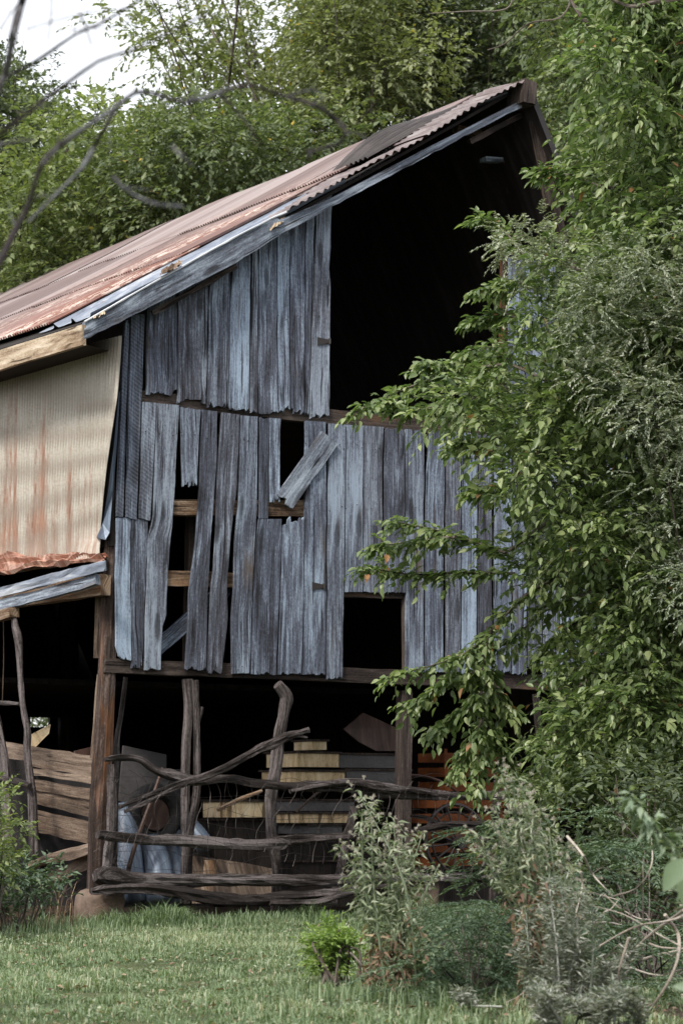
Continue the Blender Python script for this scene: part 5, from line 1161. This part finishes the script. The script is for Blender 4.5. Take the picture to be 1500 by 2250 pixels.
def fence_grass(n=14000):
    px = RNG.uniform(-60, 1120, n); off = RNG.uniform(0, 1, n)
    x0 = np.array([hit(a, 2025, 'y', 0)[0] for a in px]); P = np.stack([x0, -.30-.75*off, np.zeros(n)], 1)
    k = np.array([nz(a*1.7, b*2, 23) for a, b in zip(P[:, 0], P[:, 1])]); ok = (RNG.random(n) < (.5+1.6*k)); P = P[ok]; k = k[ok]; n = len(P)
    P[:, 2] = [gz(a, b)-.005 for a, b in zip(P[:, 0], P[:, 1])]
    a = RNG.uniform(0, 6.283, n); Lx = np.stack([np.cos(a), np.sin(a), np.zeros(n)], 1); Sx = np.stack([-np.sin(a), np.cos(a), np.zeros(n)], 1); H = ((.09+.26*k.clip(0, 1))*RNG.uniform(.4, 1.3, n))[:, None]; ln = RNG.uniform(.3, 1.4, n)[:, None]; w_ = .003; u = np.array([[0, 0, 1.]])
    V = np.stack([P-Sx*w_, P+Sx*w_, P+u*H*.6+Lx*H*.3*ln-Sx*w_*.8, P+u*H*.6+Lx*H*.3*ln+Sx*w_*.8, P+u*H*(1-.35*ln)+Lx*H*ln], 1).reshape(-1, 3); q = np.arange(n)[:, None]*5; r = (.15+RNG.random(n)*.6)
    tag(np_mesh('long_grass', V, [q+np.array([[0, 1, 3, 2]]), q+np.array([[2, 3, 4]])], [r, r], GRASSM), 'longer ragged grass growing into the foot of the log fence', 'grass', kind='stuff')
fence_grass()
def litter(n=1500):
    d = np.sqrt(RNG.uniform(9.6**2, 20.8**2, n)); px = RNG.uniform(-100, 1600, n); P = CAM[None]+FH[None]*d[:, None]+RT[None]*(d*(px-CX)/F)[:, None]; P[:, 2] = [gz(a, b)+random.uniform(.01, .035) for a, b in zip(P[:, 0], P[:, 1])]
    tag(leaves_mesh('leaf_litter', P, RNG.normal(0, 1, (n, 3))*np.array([1, 1, .2]), np.array([0, 0, 1.])+RNG.normal(0, .3, (n, 3)), RNG.uniform(.02, .05, n), RNG.uniform(.3, .7, n), RNG.random(n)*.9, L_DRY, None), 'dry fallen leaves scattered in the grass', 'leaf litter', kind='stuff')
litter()
def tuft(label, bx, d, n, h, spread, mat, name='grass_tuft', lean=.5, group=None):
    b = gbase(bx, d); P = b[None]+np.concatenate([RNG.normal(0, spread, (n, 2)), np.zeros((n, 1))], 1); P[:, 2] = [gz(q[0], q[1])-.005 for q in P]
    a = RNG.uniform(0, 6.283, n); Lx = np.stack([np.cos(a), np.sin(a), np.zeros(n)], 1); Sx = np.stack([-np.sin(a), np.cos(a), np.zeros(n)], 1); H = (h*RNG.uniform(.45, 1.1, n))[:, None]; ln = RNG.uniform(.2, 1, n)[:, None]*lean; w_ = .004; up_ = np.array([[0, 0, 1.]])
    V = np.stack([P-Sx*w_, P+Sx*w_, P+up_*H*.6+Lx*H*.3*ln-Sx*w_*.7, P+up_*H*.6+Lx*H*.3*ln+Sx*w_*.7, P+up_*H*(1-.3*ln)+Lx*H*ln], 1).reshape(-1, 3); k = np.arange(n)[:, None]*5; r = RNG.random(n)*.9
    o = np_mesh(name, V, [k+np.array([[0, 1, 3, 2]]), k+np.array([[2, 3, 4]])], [r, r], mat); return tag(o, label, 'grass', group)
tuft('taller green grass tuft at the fence foot under the twin posts', 350, 20.9, 260, .10, .16, GRASSM)
tuft('taller green grass tuft at the fence foot under the crooked middle post', 490, 21.2, 320, .13, .2, GRASSM)
tuft('taller green grass tuft at the fence foot, just right of the crooked middle post', 590, 21.3, 300, .12, .2, GRASSM)
tuft('ragged grass around the corner foundation stone', 150, 20.0, 420, .14, .28, GRASSM)
tuft('grass patch at the left edge beneath the shrub', 20, 19.6, 420, .14, .32, GRASSM)
tuft('dry straw coloured stalks beside the corner foundation stone', 140, 20.2, 26, .5, .07, L_DRY, lean=.6)
tuft('dry straw tuft at the left edge under the shrub', 30, 19.9, 90, .25, .15, L_DRY)
tuft('grass tuft around the foot of the left tall weed', 850, 12.8, 600, .12, .22, GRASSM)
tuft('sparse grass on the bare soil at the bottom right', 1050, 11.4, 300, .10, .5, GRASSM)
